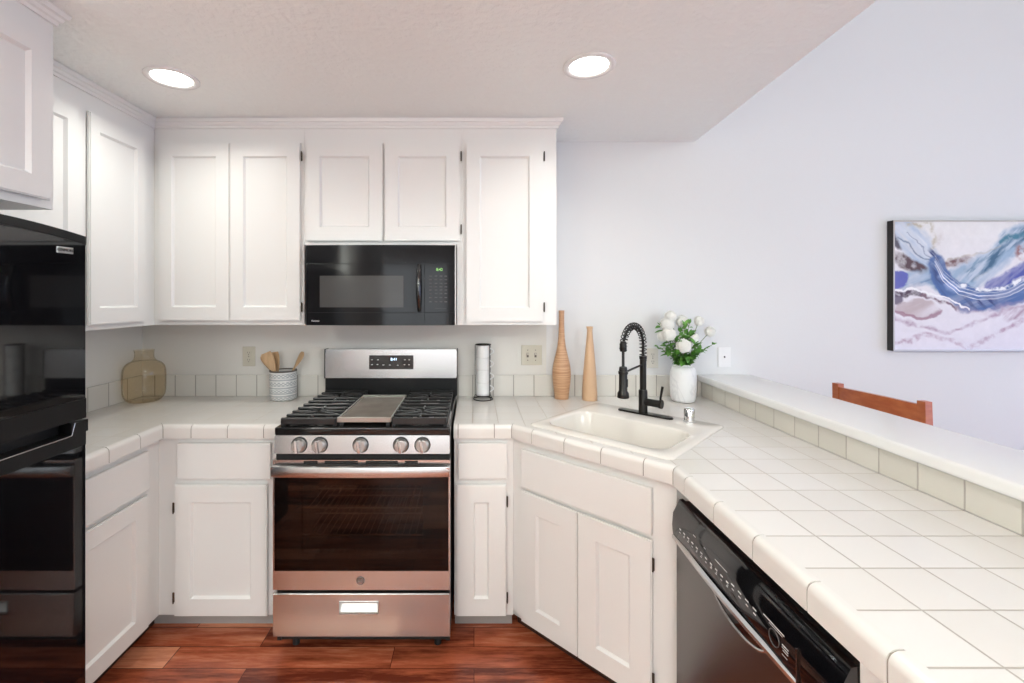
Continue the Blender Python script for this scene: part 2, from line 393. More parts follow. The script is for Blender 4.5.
# right wall with patio door opening
bw = bx(WR, WR+0.12, WF, -0.7, 0, ZH); box(bw, WR, WR+0.12, 1.7, YB, 0, ZH); box(bw, WR, WR+0.12, -0.7, 1.7, 2.15, ZH)
struct('wall_right', bw, 'wall')
def window(name, x0, x1, y, z0, z1, axis='x'):
    f = 0.05
    def q(a0, a1, b0, b1):
        return (a0, a1, y-0.03, y+0.03, b0, b1) if axis == 'x' else (y-0.03, y+0.03, a0, a1, b0, b1)
    bm = bmesh.new(); mid = (x0+x1)/2
    for r in (q(x0, x0+f, z0, z1), q(x1-f, x1, z0, z1), q(x0+f, x1-f, z0, z0+f), q(x0+f, x1-f, z1-f, z1), q(mid-f/2, mid+f/2, z0+f, z1-f)): box(bm, *r, 0.004)
    o = struct(name, bm, 'paint')
    a = (x0+f, x1-f, y-0.003, y+0.003, z0+f, z1-f) if axis == 'x' else (y-0.003, y+0.003, x0+f, x1-f, z0+f, z1-f)
    obj('pane', bx(*a), 'pane', o)
window('window_1', -0.7, 1.7, WR+0.04, 0.0, 2.15, 'y')
# wall behind the camera with two openings
bw = bmesh.new()
for r in ((XL, -1.5, 0, ZH), (0.7, 1.9, 0, ZH), (4.1, WR, 0, ZH), (-1.5, 0.7, 0, 0.95), (-1.5, 0.7, 2.15, ZH), (1.9, 4.1, 0, 0.5), (1.9, 4.1, 2.0, 2.4), (1.9, 4.1, 3.4, ZH)):
    box(bw, r[0], r[1], WF-0.12, WF, r[2], r[3])
struct('wall_front', bw, 'wall')
window('added_window_2', 1.9, 4.1, WF-0.04, 0.5, 2.0)  # unseen window, added to go with the front fill light
window('added_window_3', 1.9, 4.1, WF-0.04, 2.4, 3.4)  # unseen window, added to go with the high fill light
window('added_window_4', -1.5, 0.7, WF-0.04, 0.95, 2.15)  # unseen window, added to go with the kitchen fill light
# kitchen ceiling: the edge runs slightly off square; a soffit face rises above it
e0 = (1.302, YB); e1 = (1.302-0.0426*(YB-WF), WF)
struct('ceiling', prism(bmesh.new(), [(XL, WF), e1, e0, (XL, YB)], ZC, ZC+0.12), 'ceiling')
struct('wall_soffit', prism(bmesh.new(), [(e1[0]-0.12, WF), e1, e0, (e0[0]-0.12, YB)], ZC+0.12, ZH), 'wall')
struct('ceiling_living', bx(e1[0]-0.12, WR+0.1, WF-0.1, YB+0.1, ZH, ZH+0.1), 'ceiling')
# pony wall under the bar ledge
LX = 1.336
struct('wall_peninsula', bx(LX+0.012, 1.50, 0.05, YB, 0, 1.057), 'wall')
struct('baseboard_back', bx(1.50, WR, YB-0.015, YB-0.001, 0, 0.1, 0.004), 'paint')

# ------------------------------------------------------------------ bar ledge
t = obj('bar_ledge', bx(1.316, 1.63, 0.05, YB-0.002, 1.057, 1.097, 0.012, 3), 'ledge', smooth=40)
tag(t, 'long white raised bar ledge running from the back wall over the tiled peninsula', 'bar ledge')

# ------------------------------------------------------------------ countertops
ED = 0.0295   # width of the bullnose tile on top
def edging(path, joints, parent, h=0.062):
    """bullnose tiles along path (list of xy corners, counter on the left hand side of travel)"""
    prof = [(0.03, -h), (0.0, -h), (0.0, -0.02)]
    for k in range(1, 7):
        a = math.pi/2*k/6; prof.append((0.02-0.02*math.cos(a), -0.02+0.02*math.sin(a)))
    prof.append((0.03, 0.0)); prof.append((0.03, -h))
    prof = prof[:-1]
    P2 = [Vector(p) for p in path]; segs = []
    bm = bmesh.new(); gr = bmesh.new()
    nrm = []
    for a, b in zip(P2, P2[1:]):
        d = (b-a).normalized(); nrm.append(Vector((-d.y, d.x)))
    for i, (a, b) in enumerate(zip(P2, P2[1:])):
        d = (b-a).normalized(); ln = (b-a).length; n = nrm[i]
        # mitre slopes at the ends
        def mit(j, k):
            if j < 0 or k >= len(nrm): return 0.0
            d2 = nrm[j]+nrm[k]; d2.normalize()
            return d2.dot(d)/d2.dot(n)
        m0, m1 = mit(i-1, i), mit(i, i+1)
        js = [0.0]+list(joints[i])+[ln]
        for q in range(len(js)-1):
            s0, s1 = js[q], js[q+1]
            g0 = 0.002 if s0 > 0 or i > 0 else 0; g1 = 0.002 if s1 < ln or i < len(nrm)-1 else 0
            A = []; D = []
            for (o, z) in prof:
                t0 = s0+g0+(m0*o if q == 0 else 0); t1 = s1-g1+(m1*o if q == len(js)-2 else 0)
                A.append(bm.verts.new((*(a+d*t0+n*o), CT+z))); D.append(bm.verts.new((*(a+d*t1+n*o), CT+z)))
            k = len(prof)
            for e in range(k): bm.faces.new((A[e], A[(e+1) % k], D[(e+1) % k], D[e]))
            bm.faces.new(A[::-1]); bm.faces.new(D)
        pa = a+n*0.0015; pb = b+n*0.0015
        A = []; D = []
        for (o, z) in ((0.0015, -h+0.002), (0.0015, -0.018), (0.006, -0.007), (0.018, -0.0025), (0.0305, -0.0022), (0.0305, -h+0.002)):
            A.append(gr.verts.new((*(a+d*(m0*o)+n*o), CT+z))); D.append(gr.verts.new((*(a+d*(ln+m1*o)+n*o), CT+z)))
        for e in range(6): gr.faces.new((A[e], A[(e+1) % 6], D[(e+1) % 6], D[e]))
        gr.faces.new(A[::-1]); gr.faces.new(D)
    obj('edge_tiles', bm, 'tileedge', parent, smooth=35)
    obj('edge_grout', gr, 'grout', parent, label='grey grout between the edge tiles')
CYF = 2.055
RX0, RX1 = -0.8575, -0.0925     # range opening
# left L-shaped counter
cl = thing('countertop', 'L-shaped white tiled countertop in the left corner between refrigerator and range', 'countertop', (-1.6, 2.3, 0.91))
YFR = 1.507
top = prism(bmesh.new(), [(XL+0.002, YFR), (-1.414-ED, YFR), (-1.414-ED, CYF+ED), (RX0, CYF+ED), (RX0, YB-0.002), (XL+0.002, YB-0.002)], CT-0.058, CT-0.0005)
obj('tiled_top', top, 'tileleft', cl)
# travel so the counter lies on the left: from range side going left, then towards the camera
edging([(RX0, CYF), (-1.414, CYF), (-1.414, YFR)][::-1], [[0.08, 0.245, 0.41], [0.127, 0.292, 0.457]], cl)
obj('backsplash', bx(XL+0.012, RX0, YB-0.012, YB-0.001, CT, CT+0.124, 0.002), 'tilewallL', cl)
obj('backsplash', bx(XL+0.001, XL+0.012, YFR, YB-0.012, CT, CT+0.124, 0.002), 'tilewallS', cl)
# right counter and peninsula
cr = thing('countertop', 'white tiled countertop around the corner sink and along the peninsula', 'countertop', (1.0, 2.0, 0.91))
PX = 0.680; PY0 = 0.30
A_ = (0.1705, CYF); B_ = (PX, 2.2256-PX)
inner = [(RX1, CYF+ED)]
# offset corner points
n1 = Vector((0, 1)); n2 = Vector((1, 1)).normalized(); n3 = Vector((1, 0))
def off(c, a, b, w): 
    d = (a+b).normalized(); return Vector(c)+d*(w/d.dot(a))
Ai = off(A_, n1, n2, ED); Bi = off(B_, n2, n3, ED)
SX = 0.60
top = prism(bmesh.new(), [(RX1, CYF+ED), tuple(Ai), tuple(Bi), (PX+ED, PY0), (LX, PY0), (LX, YB-0.002), (RX1, YB-0.002)], CT-0.058, CT-0.0005)
q2 = math.sqrt(0.5)
def st(s, tt): return ((s+tt)*q2, (tt-s)*q2)
ct_o = obj('tiled_top', top, ['tileback', 'tiletop'], cr)
cr_loc = root_of(cr)
# opening for the bowl
hole = prism(bmesh.new(), [st(-1.262, 1.68), st(-0.678, 1.68), st(-0.678, 2.04), st(-1.262, 2.04)], 0.5, 1.2)
bpy.context.view_layer.update()
cut(ct_o, hole)
# split top faces at x = SX so the peninsula carries its own joint grid
bm = bmesh.new(); bm.from_mesh(ct_o.data)
bmesh.ops.bisect_plane(bm, geom=bm.verts[:]+bm.edges[:]+bm.faces[:], plane_co=(SX-cr_loc.x, 0, 0), plane_no=(1, 0, 0))
for f in bm.faces: f.material_index = 1 if f.calc_center_median().x > SX-cr_loc.x else 0
bm.to_mesh(ct_o.data); bm.free()
diag = (Vector(B_)-Vector(A_)).length
pj = []
y = 1.464
while y > PY0: pj.append(B_[1]-y); y -= 0.18
edging([(RX1, CYF), A_, B_, (PX, PY0)], [[0.02, 0.185], [0.113, 0.280, 0.447, 0.616], pj], cr)
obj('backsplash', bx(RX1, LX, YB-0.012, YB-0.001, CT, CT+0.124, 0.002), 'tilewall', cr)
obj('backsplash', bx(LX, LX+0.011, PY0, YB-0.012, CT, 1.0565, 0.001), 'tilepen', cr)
for o in (ct_o,): pass

# object-space textures are written in world metres: keep every tiled part's origin at the world origin
def world_origin(o):
    """move the origin of a parented part to the world origin without moving it"""
    base = root_of(o.parent) if o.parent else Vector(o.location)
    o.data.transform(Matrix.Translation(base)); 
    if o.parent: o.location = -base
    else: o.location = (0, 0, 0)
for o in list(C.objects):
    if o.type == 'MESH' and o.name.split('.')[0] in ('tiled_top', 'backsplash'): world_origin(o)

# ------------------------------------------------------------------ sink
def rrect(s0, s1, t0, t1, r, n=6):
    pts = []
    for (cx, cy, a0) in ((s1-r, t1-r, 0), (s0+r, t1-r, 90), (s0+r, t0+r, 180), (s1-r, t0+r, 270)):
        for k in range(n+1):
            a = R(a0+90*k/n); pts.append(st(cx+r*math.cos(a), cy+r*math.sin(a)))
    return pts
sk = thing('corner_sink', 'cream enamel sink set diagonally into the tiled corner counter', 'sink', (*st(-0.97, 1.9), CT))
bm = bmesh.new()
O = (-1.282, -0.637, 1.628, 2.235); I = (-1.24, -0.70, 1.70, 2.02)
def ring(e, z, base=I, r=0.07):
    return [bm.verts.new((x, y, z)) for x, y in rrect(base[0]+e, base[1]-e, base[2]+e, base[3]-e, max(r-e*0.5, 0.02))]
rings = [ring(0, CT, O, 0.03), ring(0.001, CT+0.003, O, 0.03), ring(0.008, CT+0.006, O, 0.03),
         ring(-0.012, CT+0.006, I, 0.08), ring(-0.004, CT+0.003), ring(0.0, CT-0.004), ring(0.008, CT-0.10), ring(0.022, CT-0.165), ring(0.06, CT-0.185), ring(0.13, CT-0.19)]
for a, b in zip(rings, rings[1:]):
    k = len(a)
    for i in range(k): bm.faces.new((a[i], a[(i+1) % k], b[(i+1) % k], b[i]))
bm.faces.new(rings[-1])
obj('basin', bm, 'sink', sk, smooth=50)
dr = bmesh.new(); c = st(-0.97, 1.86); lathe(dr, [(0.0, 0.004), (0.03, 0.004), (0.042, 0.002), (0.045, 0.0)], (c[0], c[1], CT-0.19))
obj('drain', dr, 'chrome', sk, smooth=40)

# ------------------------------------------------------------------ faucet
FZ = CT+0.0062
fx, fy = 0.833, 2.227; dv = Vector((-q2, -q2, 0)); sv = Vector((q2, -q2, 0)); F0 = Vector((fx, fy, FZ))
fa = thing('pull_down_faucet', 'dark bronze spring-neck kitchen faucet standing behind the corner sink', 'faucet', (fx, fy, FZ))
bm = bmesh.new(); pts = []
for k in range(32):
    a = 2*math.pi*k/32; cx = 0.115 if math.cos(a) > 0 else -0.115
    p = F0+sv*(cx+0.022*math.cos(a)+0.008)+dv*(0.022*math.sin(a)); pts.append((p.x, p.y))
prism(bm, pts, FZ, FZ+0.008); es = [e for e in bm.edges if all(v.co.z > FZ+0.007 for v in e.verts)]
bmesh.ops.bevel(bm, geom=es, offset=0.003, segments=2, affect='EDGES')
obj('base_plate', bm, 'bronze', fa, smooth=50)
bm = bmesh.new(); lathe(bm, [(0, 0.008), (0.021, 0.008), (0.021, 0.115), (0.019, 0.12), (0.0155, 0.12), (0.0155, 0.27), (0.018, 0.272), (0.018, 0.285), (0.0, 0.285)], F0, 24)
obj('column', bm, 'bronze', fa, smooth=40)
bm = bmesh.new(); p = F0+Vector((0, 0, 0.062)); cyl(bm, p+sv*0.01, p+sv*0.082, 0.018); cyl(bm, p+sv*0.082, p+sv*0.094, 0.021)
hv = obj('valve_body', bm, 'bronze', fa, smooth=40)
bm = bmesh.new(); p2 = p+sv*0.086; tube(bm, [p2, p2+Vector((0, 0, 0.03)), p2+Vector((0, 0, 0.085))+sv*0.010], [0.0055, 0.005, 0.0062], 12)
obj('lever', bm, 'bronze', fa, smooth=40)
# arch
RE = 0.207; zt = 0.285; path = []
for k in range(6): path.append(F0+Vector((0, 0, zt-0.02+0.075*k/5)))
for k in range(1, 25):
    a = math.pi*k/24; path.append(F0+dv*(RE/2*(1-math.cos(a)))+Vector((0, 0, zt+0.055+0.098*math.sin(a)-0.0*(k/24))))
path.append(F0+dv*RE+Vector((0, 0, zt+0.045)))
bm = bmesh.new(); tube(bm, path+[F0+dv*RE+Vector((0, 0, 0.255))], 0.0065, 10); obj('hose', bm, 'blackmatte', fa, smooth=60)
# coil spring along path
def resample(pts, n):
    L_ = [0]
    for a, b in zip(pts, pts[1:]): L_.append(L_[-1]+(b-a).length)
    out = []; j = 0
    for i in range(n):
        s = L_[-1]*i/(n-1)
        while j < len(L_)-2 and L_[j+1] < s: j += 1
        f = (s-L_[j])/max(L_[j+1]-L_[j], 1e-9); out.append(pts[j].lerp(pts[j+1], f))
    return out
turns = 23; per = 9; cp = resample(path, turns*per+1); hel = []
for i, p in enumerate(cp):
    d = (cp[min(i+1, len(cp)-1)]-cp[max(i-1, 0)]).normalized(); u = sv; v = d.cross(u).normalized(); a = 2*math.pi*i/per
    hel.append(p+(u*math.cos(a)+v*math.sin(a))*0.0160)
bm = bmesh.new(); tube(bm, hel, 0.0025, 5); obj('spring', bm, 'bronze', fa, smooth=80, label='open steel coil spring over the arched neck')
bm = bmesh.new(); H0 = F0+dv*RE; lathe(bm, [(0, 0.325), (0.014, 0.325), (0.016, 0.335), (0.016, 0.355), (0.012, 0.372), (0, 0.372)], H0, 20); obj('coupler', bm, 'bronze', fa, smooth=40)
bm = bmesh.new(); lathe(bm, [(0, 0.255), (0.016, 0.255), (0.0185, 0.245), (0.019, 0.145), (0.025, 0.135), (0.027, 0.115), (0.025, 0.112), (0, 0.112)], H0, 24)
sh = obj('spray_head', bm, 'bronze', fa, smooth=40)
bm = bmesh.new(); b_ = H0+sv*0.0185; cyl(bm, b_+Vector((0, 0, 0.165)), b_+Vector((0, 0, 0.20)), 0.005, seg=10); obj('spray_button', bm, 'blackmatte', sh, smooth=40)
bm = bmesh.new(); tube(bm, [F0+Vector((0, 0, 0.245)), F0+dv*0.10+Vector((0, 0, 0.236)), F0+dv*(RE-0.018)+Vector((0, 0, 0.228))], 0.005, 8)
lathe(bm, [(0.018, 0.222), (0.022, 0.222), (0.022, 0.234), (0.018, 0.234), (0.018, 0.222)], H0, 20)
obj('support_arm', bm, 'bronze', fa, smooth=40)
# air gap cap
ax, ay = 0.988, 2.075
t = obj('air_gap_cap', lathe(bmesh.new(), [(0, 0), (0.026, 0), (0.026, 0.006), (0.0235, 0.008), (0.0235, 0.060), (0.020, 0.066), (0, 0.067)], (ax, ay, FZ), 28), 'chrome', smooth=35, loc=(ax, ay, FZ))
tag(t, 'small chrome air gap cap on the sink rim right of the faucet', 'air gap cap')

# ------------------------------------------------------------------ base cabinets
YF = 2.08; FB = 0.09; FT = CT-0.062
TOE = 0.07
def face_box(bm, pts, z0, z1): return prism(bm, pts, z0, z1)
XF = -1.45
# left wall base cabinet
c1 = thing('base_cabinet', 'white base cabinet on the left beside the refrigerator, reaching into the corner', 'cabinet', (-1.7, 1.8, 0))
obj('carcass', face_box(bmesh.new(), [(XL+0.002, YFR), (XF, YFR), (XF, YF), (XF, YB-0.003), (XL+0.002, YB-0.003)], FB, FT), 'paint', c1)
obj('toe_kick', bx(XL+0.01, XF-TOE, YFR, YB-0.01, 0, FB), 'toeshade', c1)
fr = Fr((XF, 0, 0), (0, 1, 0), (1, 0, 0))
drawer(fr, 1.51, 1.995, 0.702, 0.875, c1); door(fr, 1.51, 1.99, 0.10, 0.683, c1, stile=0.078, rail=0.075)
# base cabinet left of the range
c2 = thing('base_cabinet', 'white base cabinet with one drawer and one door left of the range', 'cabinet', (-1.1, 2.3, 0))
obj('carcass', bx(XF, RX0-0.002, YF, YB-0.003, FB, FT), 'paint', c2)
obj('toe_kick', bx(XF-TOE, RX0-0.002, YF+TOE, YB-0.01, 0, FB), 'toe', c2)
fr = Fr((0, YF, 0), (1, 0, 0), (0, -1, 0))
drawer(fr, -1.357, -0.928, 0.72, 0.885, c2)
door(fr, -1.368, -0.945, 0.095, 0.695, c2, stile=0.074, rail=0.08, hinges=[(-1.371, 0.59), (-1.371, 0.18)])
# narrow cabinet right of the range
c3 = thing('base_cabinet', 'narrow white base cabinet between the range and the corner sink cabinet', 'cabinet', (0.04, 2.3, 0))
kx = 0.1705+(YF-CYF)*0.414
obj('carcass', bx(RX1+0.002, kx, YF, YB-0.003, FB, FT), 'paint', c3)
obj('toe_kick', bx(RX1+0.002, kx, YF+TOE, YB-0.01, 0, FB), 'toe', c3)
drawer(fr, -0.073, 0.152, 0.72, 0.885, c3)
door(fr, -0.081, 0.147, 0.095, 0.695, c3, stile=0.079, rail=0.08, hinges=[(0.152, 0.62), (0.152, 0.182)])
# diagonal sink cabinet
tf = 1.605     # t of the frame face
c4 = thing('sink_cabinet', 'white two-door cabinet set diagonally under the corner sink', 'cabinet', (0.8, 2.0, 0))
cA = (kx, tf/q2-kx); PF = 0.703; cB = (PF, tf/q2-PF)
def shell(pts_open):
    return pts_open
outer = [cA, cB, (LX, cB[1]), (LX, YB-0.003), (kx, YB-0.003)]
bm = bmesh.new()
# hollow carcass: front frame, sides and floor so the bowl hangs free
dd = Vector((q2, q2))*0.02
prism(bm, [cA, cB, (cB[0]+dd.x, cB[1]+dd.y), (cA[0]+dd.x, cA[1]+dd.y)], FB, FT)
prism(bm, [(PF, cB[1]), (LX, cB[1]), (LX, cB[1]+0.02), (PF, cB[1]+0.02)], FB, FT)
prism(bm, [(kx, cA[1]+0.03), (kx+0.02, cA[1]+0.03), (kx+0.02, YB-0.003), (kx, YB-0.003)], FB, FT)
prism(bm, [cA, cB, (LX, cB[1]), (LX, YB-0.003), (kx, YB-0.003)], FB, FB+0.02)
obj('carcass', bm, 'paint', c4)
td = Vector((q2, q2))*TOE
prismt = prism(bmesh.new(), [(cA[0]+td.x-TOE*0.3, cA[1]+td.y+TOE*.3), (cB[0]+td.x, cB[1]+td.y), (LX, cB[1]+td.y), (LX, YB-0.01), (kx+0.03, YB-0.01)], 0, FB)
obj('toe_kick', prismt, 'toeshade', c4)
o_ = st(0, tf); fr = Fr((o_[0], o_[1], 0), (q2, -q2, 0), (-q2, -q2, 0))
drawer(fr, -1.288, -0.692, 0.698, 0.869, c4, name='false_drawer_front')
door(fr, -1.288, -0.999, 0.095, 0.682, c4, stile=0.082, rail=0.085)
door(fr, -0.995, -0.692, 0.095, 0.682, c4, stile=0.082, rail=0.085, hinges=[(-0.686, 0.60), (-0.686, 0.19)])

# ------------------------------------------------------------------ dishwasher
DY0, DY1 = 0.825, 1.515
dw = thing('dishwasher', 'built-in dishwasher with dark steel door and black control panel under the peninsula', 'dishwasher', (1.0, 1.16, 0))
obj('tub', bx(0.70, 1.28, DY0+0.005, DY1-0.005, 0.11, 0.87), 'blackmatte', dw)
obj('toe_panel', bx(0.76, 0.80, DY0+0.005, DY1-0.005, 0.0, 0.11), 'blackmatte', dw)
obj('door_panel', bx(0.678, 0.70, DY0, DY1, 0.11, 0.752, 0.003), 'steelv', dw)
bm = bmesh.new()
pr = [(0.70, 0.753), (0.667, 0.753), (0.664, 0.79), (0.667, 0.83), (0.689, 0.874), (0.70, 0.876)]
A = [bm.verts.new((x, DY0, z)) for x, z in pr]; D = [bm.verts.new((x, DY1, z)) for x, z in pr]
for i in range(6): bm.faces.new((A[i], A[(i+1) % 6], D[(i+1) % 6], D[i]))
bm.faces.new(A[::-1]); bm.faces.new(D)
cp_ = obj('control_panel', bm, 'blackgloss', dw, smooth=35)
bm = bmesh.new(); n = 24
for i in range(n):
    ya = 0.93+(DY1-0.93)*i/n; yb = 0.93+(DY1-0.93)*(i+1)/n
    f = lambda y: 0.664-0.010*math.sin(math.pi*(y-0.93)/(DY1-0.93))
    vs = [[bm.verts.new((f(y)+dx, y, z)) for dx, z in ((0.012, 0.744), (0, 0.746), (-0.001, 0.756), (0.008, 0.760))] for y in (ya, yb)]
    for k in range(4): bm.faces.new((vs[0][k], vs[0][(k+1) % 4], vs[1][(k+1) % 4], vs[1][k]))
bmesh.ops.remove_doubles(bm, verts=bm.verts, dist=1e-5)
obj('handle_trim', bm, 'steel', dw, smooth=50, label='thin bright steel strip along the panel bottom')
# pocket grip: shallow half-round scoop below the strip
def half_oval(yc, zc, a, b, x0, x1, n=24):
    bm = bmesh.new()
    P1 = [(yc+a*math.cos(math.pi+math.pi*k/n), zc+b*math.sin(math.pi+math.pi*k/n)) for k in range(n+1)]
    A = [bm.verts.new((x0, y, z)) for y, z in P1]; D = [bm.verts.new((x1, y, z)) for y, z in P1]
    k = len(P1)
    for i in range(k): bm.faces.new((A[i], A[(i+1) % k], D[(i+1) % k], D[i]))
    bm.faces.new(A[::-1]); bm.faces.new(D); return bm
obj('pocket_handle', half_oval(1.165, 0.747, 0.125, 0.050, 0.676, 0.682), 'blackgloss', dw)
bm = bmesh.new(); tube(bm, [(0.676, 1.165+0.125*math.cos(math.pi+math.pi*k/24), 0.747+0.05*math.sin(math.pi+math.pi*k/24)) for k in range(25)], 0.004, 8)
obj('pocket_lip', bm, 'steel', dw, smooth=60)
# printed symbols on the slanted panel
def pp(y, s):   # s 0..1 up the panel face between z .79 and .83 then slope
    z = 0.765+0.1*s
    if z < 0.79: x = 0.667-0.003*(z-0.753)/0.037
    elif z < 0.83: x = 0.664+0.003*(z-0.79)/0.04
    else: x = 0.667+0.022*(z-0.83)/0.044
    return x-0.0006, z
bm = bmesh.new(); rnd = random.Random(3)
def mark(y0, y1, s0, s1):
    (xa, za), (xb, zb) = pp(y0, s0), pp(y0, s1)
    bm = bmesh.new(); v = [bm.verts.new((xa, y0, za)), bm.verts.new((xa, y1, za)), bm.verts.new((xb, y1, zb)), bm.verts.new((xb, y0, zb))]
    bm.faces.new(v); obj('printed_symbol', bm, 'icon', cp_)
for i in range(11):
    y = 1.45-i*0.027; mark(y, y+0.012, 0.36, 0.40); mark(y+0.002, y+0.010, 0.26, 0.285)
    if i % 3: mark(y, y+0.006, 0.31, 0.33)
for i in range(4):
    y = 1.155-i*0.03; mark(y, y+0.014, 0.44, 0.475); mark(y, y+0.010, 0.34, 0.37)
mark(1.19, 1.25, 0.60, 0.625); mark(1.36, 1.375, 0.62, 0.65); mark(1.30, 1.31, 0.60, 0.62)
mark(0.97, 1.04, 0.56, 0.585); mark(0.975, 1.02, 0.515, 0.53)
mark(0.955, 0.975, 0.36, 0.385); mark(0.955, 0.975, 0.31, 0.33); mark(0.955, 0.972, 0.26, 0.28); mark(0.958, 0.975, 0.16, 0.175)
mark(0.865, 0.869, 0.18, 0.21)
bm = bmesh.new(); tube(bm, [(0.6635, 1.0+0.017*math.cos(2*math.pi*k/20), 0.797+0.017*math.sin(2*math.pi*k/20)) for k in range(20)], 0.0012, 6, closed=True)
obj('start_button', bm, 'icondim', cp_)
bm = bx(0.661, 0.668, 0.926, 0.929, 0.757, 0.83); obj('panel_seam', bm, 'steelv', cp_)
# plain white peninsula end panels either side of the dishwasher
t = obj('filler_panel', bx(PF, LX, 0.32, DY0-0.002, 0, FT), 'paint'); tag(t, 'plain white cabinet side under the near end of the peninsula', 'cabinet panel')

# ------------------------------------------------------------------ range
xc = -0.480; hw = 0.3775
rg = thing('gas_range', 'stainless steel gas range with black cooktop between the white cabinets', 'gas range', (xc, 2.3, 0))
S = 'steel'
bm = bx(xc-hw+0.002, xc-hw+0.02, 1.965, 2.63, 0.06, 0.985); box(bm, xc+hw-0.02, xc+hw-0.002, 1.965, 2.63, 0.06, 0.985); box(bm, xc-hw+0.02, xc+hw-0.02, 2.45, 2.63, 0.06, 0.985)
box(bm, xc-hw+0.02, xc+hw-0.02, 1.97, 2.45, 0.06, 0.33); box(bm, xc-hw+0.02, xc+hw-0.02, 1.97, 2.45, 0.82, 0.975)
obj('body', bm, 'blackmatte', rg)
for sx in (-1, 1):
    for yy in (2.03, 2.55): obj('foot', cyl(bmesh.new(), (xc+sx*(hw-0.06), yy, 0), (xc+sx*(hw-0.06), yy, 0.062), 0.016, 0.012, 14), 'blackmatte', rg)
fr = Fr((0, 1.965, 0), (1, 0, 0), (0, -1, 0))
# drawer with recessed grip
bm = framed(xc-hw, xc+hw, 0.104, 0.288, (-0.572, -0.410, 0.206, 0.253), 0.0, 0.040, 0.0)
es = [e for e in bm.edges if all(abs(v.co.y-0.04) < 1e-6 for v in e.verts)]
bmesh.ops.bevel(bm, geom=es, offset=0.003, segments=2, affect='EDGES')
dwr = obj('drawer', xf(bm, fr.m()), S, rg)
bm = bmesh.new(); v = [bm.verts.new(p) for p in ((-0.572, 1.93, 0.206), (-0.410, 1.93, 0.206), (-0.410, 1.96, 0.253), (-0.572, 1.96, 0.253))]; bm.faces.new(v)
v2 = [bm.verts.new(p) for p in ((-0.572, 1.963, 0.206), (-0.410, 1.963, 0.206), (-0.410, 1.963, 0.253), (-0.572, 1.963, 0.253))]; bm.faces.new(v2)
for i in range(4): bm.faces.new((v[i], v[(i+1) % 4], v2[(i+1) % 4], v2[i]))
obj('recessed_grip', bm, 'alu', dwr)
tube_ = bmesh.new(); box(tube_, -0.574, -0.408, 1.9225, 1.926, 0.251, 0.256); box(tube_, -0.574, -0.571, 1.9225, 1.926, 0.204, 0.253); box(tube_, -0.411, -0.408, 1.9225, 1.926, 0.204, 0.253); box(tube_, -0.574, -0.408, 1.9225, 1.926, 0.203, 0.2065)
obj('grip_frame', tube_, 'silver', dwr)
# oven door
bm = framed(xc-hw, xc+hw, 0.303, 0.857, (xc-hw+0.006, xc+hw-0.006, 0.384, 0.789), 0.0, 0.038)
od = obj('oven_door', xf(bm, fr.m()), S, rg)
win = (xc-0.262, xc+0.262, 0.455, 0.745)
bm = framed(xc-hw+0.006, xc+hw-0.006, 0.384, 0.789, win, 0.0, 0.030)
obj('door_liner', xf(bm, fr.m()), 'blackgloss', od)
obj('door_glass', bx(xc-hw+0.006, xc+hw-0.006, 1.927, 1.933, 0.385, 0.788, 0.001), 'ovenglass', od)
obj('oven_interior', bx(xc-hw+0.03, xc+hw-0.03, 2.42, 2.44, 0.34, 0.81), mat('oven_enamel', (0.10, 0.06, 0.05), 0.4), od)
bm = bmesh.new()
for z in (0.50, 0.62):
    for k in range(18):
        x = win[0]+0.01+k*(win[1]-win[0]-0.02)/17; tube(bm, [(x, 2.0, z), (x, 2.40, z)], 0.002, 5)
    for yy in (2.0, 2.2, 2.40): tube(bm, [(win[0]-0.03, yy, z), (win[1]+0.03, yy, z)], 0.0035, 6)
obj('oven_rack', bm, 'alu', od)
# vent slots
bm = bmesh.new()
for (u0, u1) in ((304, 318), (325, 358), (366, 398), (405, 418)):
    for z in (0.851, 0.8445):
        box(bm, (u0-474)*.00427, (u1-474)*.00427, 1.924, 1.9275, z-0.0022, z+0.0022)
obj('vent_slots', bm, 'dark', od)
# handle: broad bar bowed outward
bm = bmesh.new(); n = 20; rgs = []
for i in range(n+1):
    s = -1+2*i/n; x = xc+s*(hw-0.001); y = 1.902-0.010*(1-s*s)
    if abs(s) > 0.97: y += 0.004
    rgs.append([bm.verts.new((x, y+dy, z)) for dy, z in ((0.014, 0.794), (0.003, 0.792), (-0.002, 0.798), (-0.003, 0.818), (0.002, 0.836), (0.014, 0.840))])
for a, b in zip(rgs, rgs[1:]):
    for k in range(6): bm.faces.new((a[k], a[(k+1) % 6], b[(k+1) % 6], b[k]))
bm.faces.new(rgs[0]); bm.faces.new(rgs[-1][::-1])
for sx in (-1, 1): box(bm, xc+sx*(hw-0.012)-0.012, xc+sx*(hw-0.012)+0.012, 1.904, 1.93, 0.80, 0.832)
obj('door_handle', bm, S, od, smooth=40)
# round badge
bm = lathe(bmesh.new(), [(0, 0.002), (0.016, 0.002), (0.018, 0.0)], (0, 0, 0), 28); bm.transform(Matrix.Translation((-0.484, 1.9268, 0.343)) @ Matrix.Rotation(R(90), 4, 'X'))
bd = obj('badge', bm, 'steelv', od, smooth=40)
bm = tube(bmesh.new(), [(-0.484+0.0145*math.cos(a*math.pi/12), 1.9242, 0.343+0.0145*math.sin(a*math.pi/12)) for a in range(24)], 0.0008, 5, closed=True)
obj('badge_ring', bm, 'silver', bd)
text('badge_monogram', 'GE', 0.016, txt_mtx((-0.484, 1.9243, 0.343), (1, 0, 0), (0, 0, 1)), 'silver', bd)
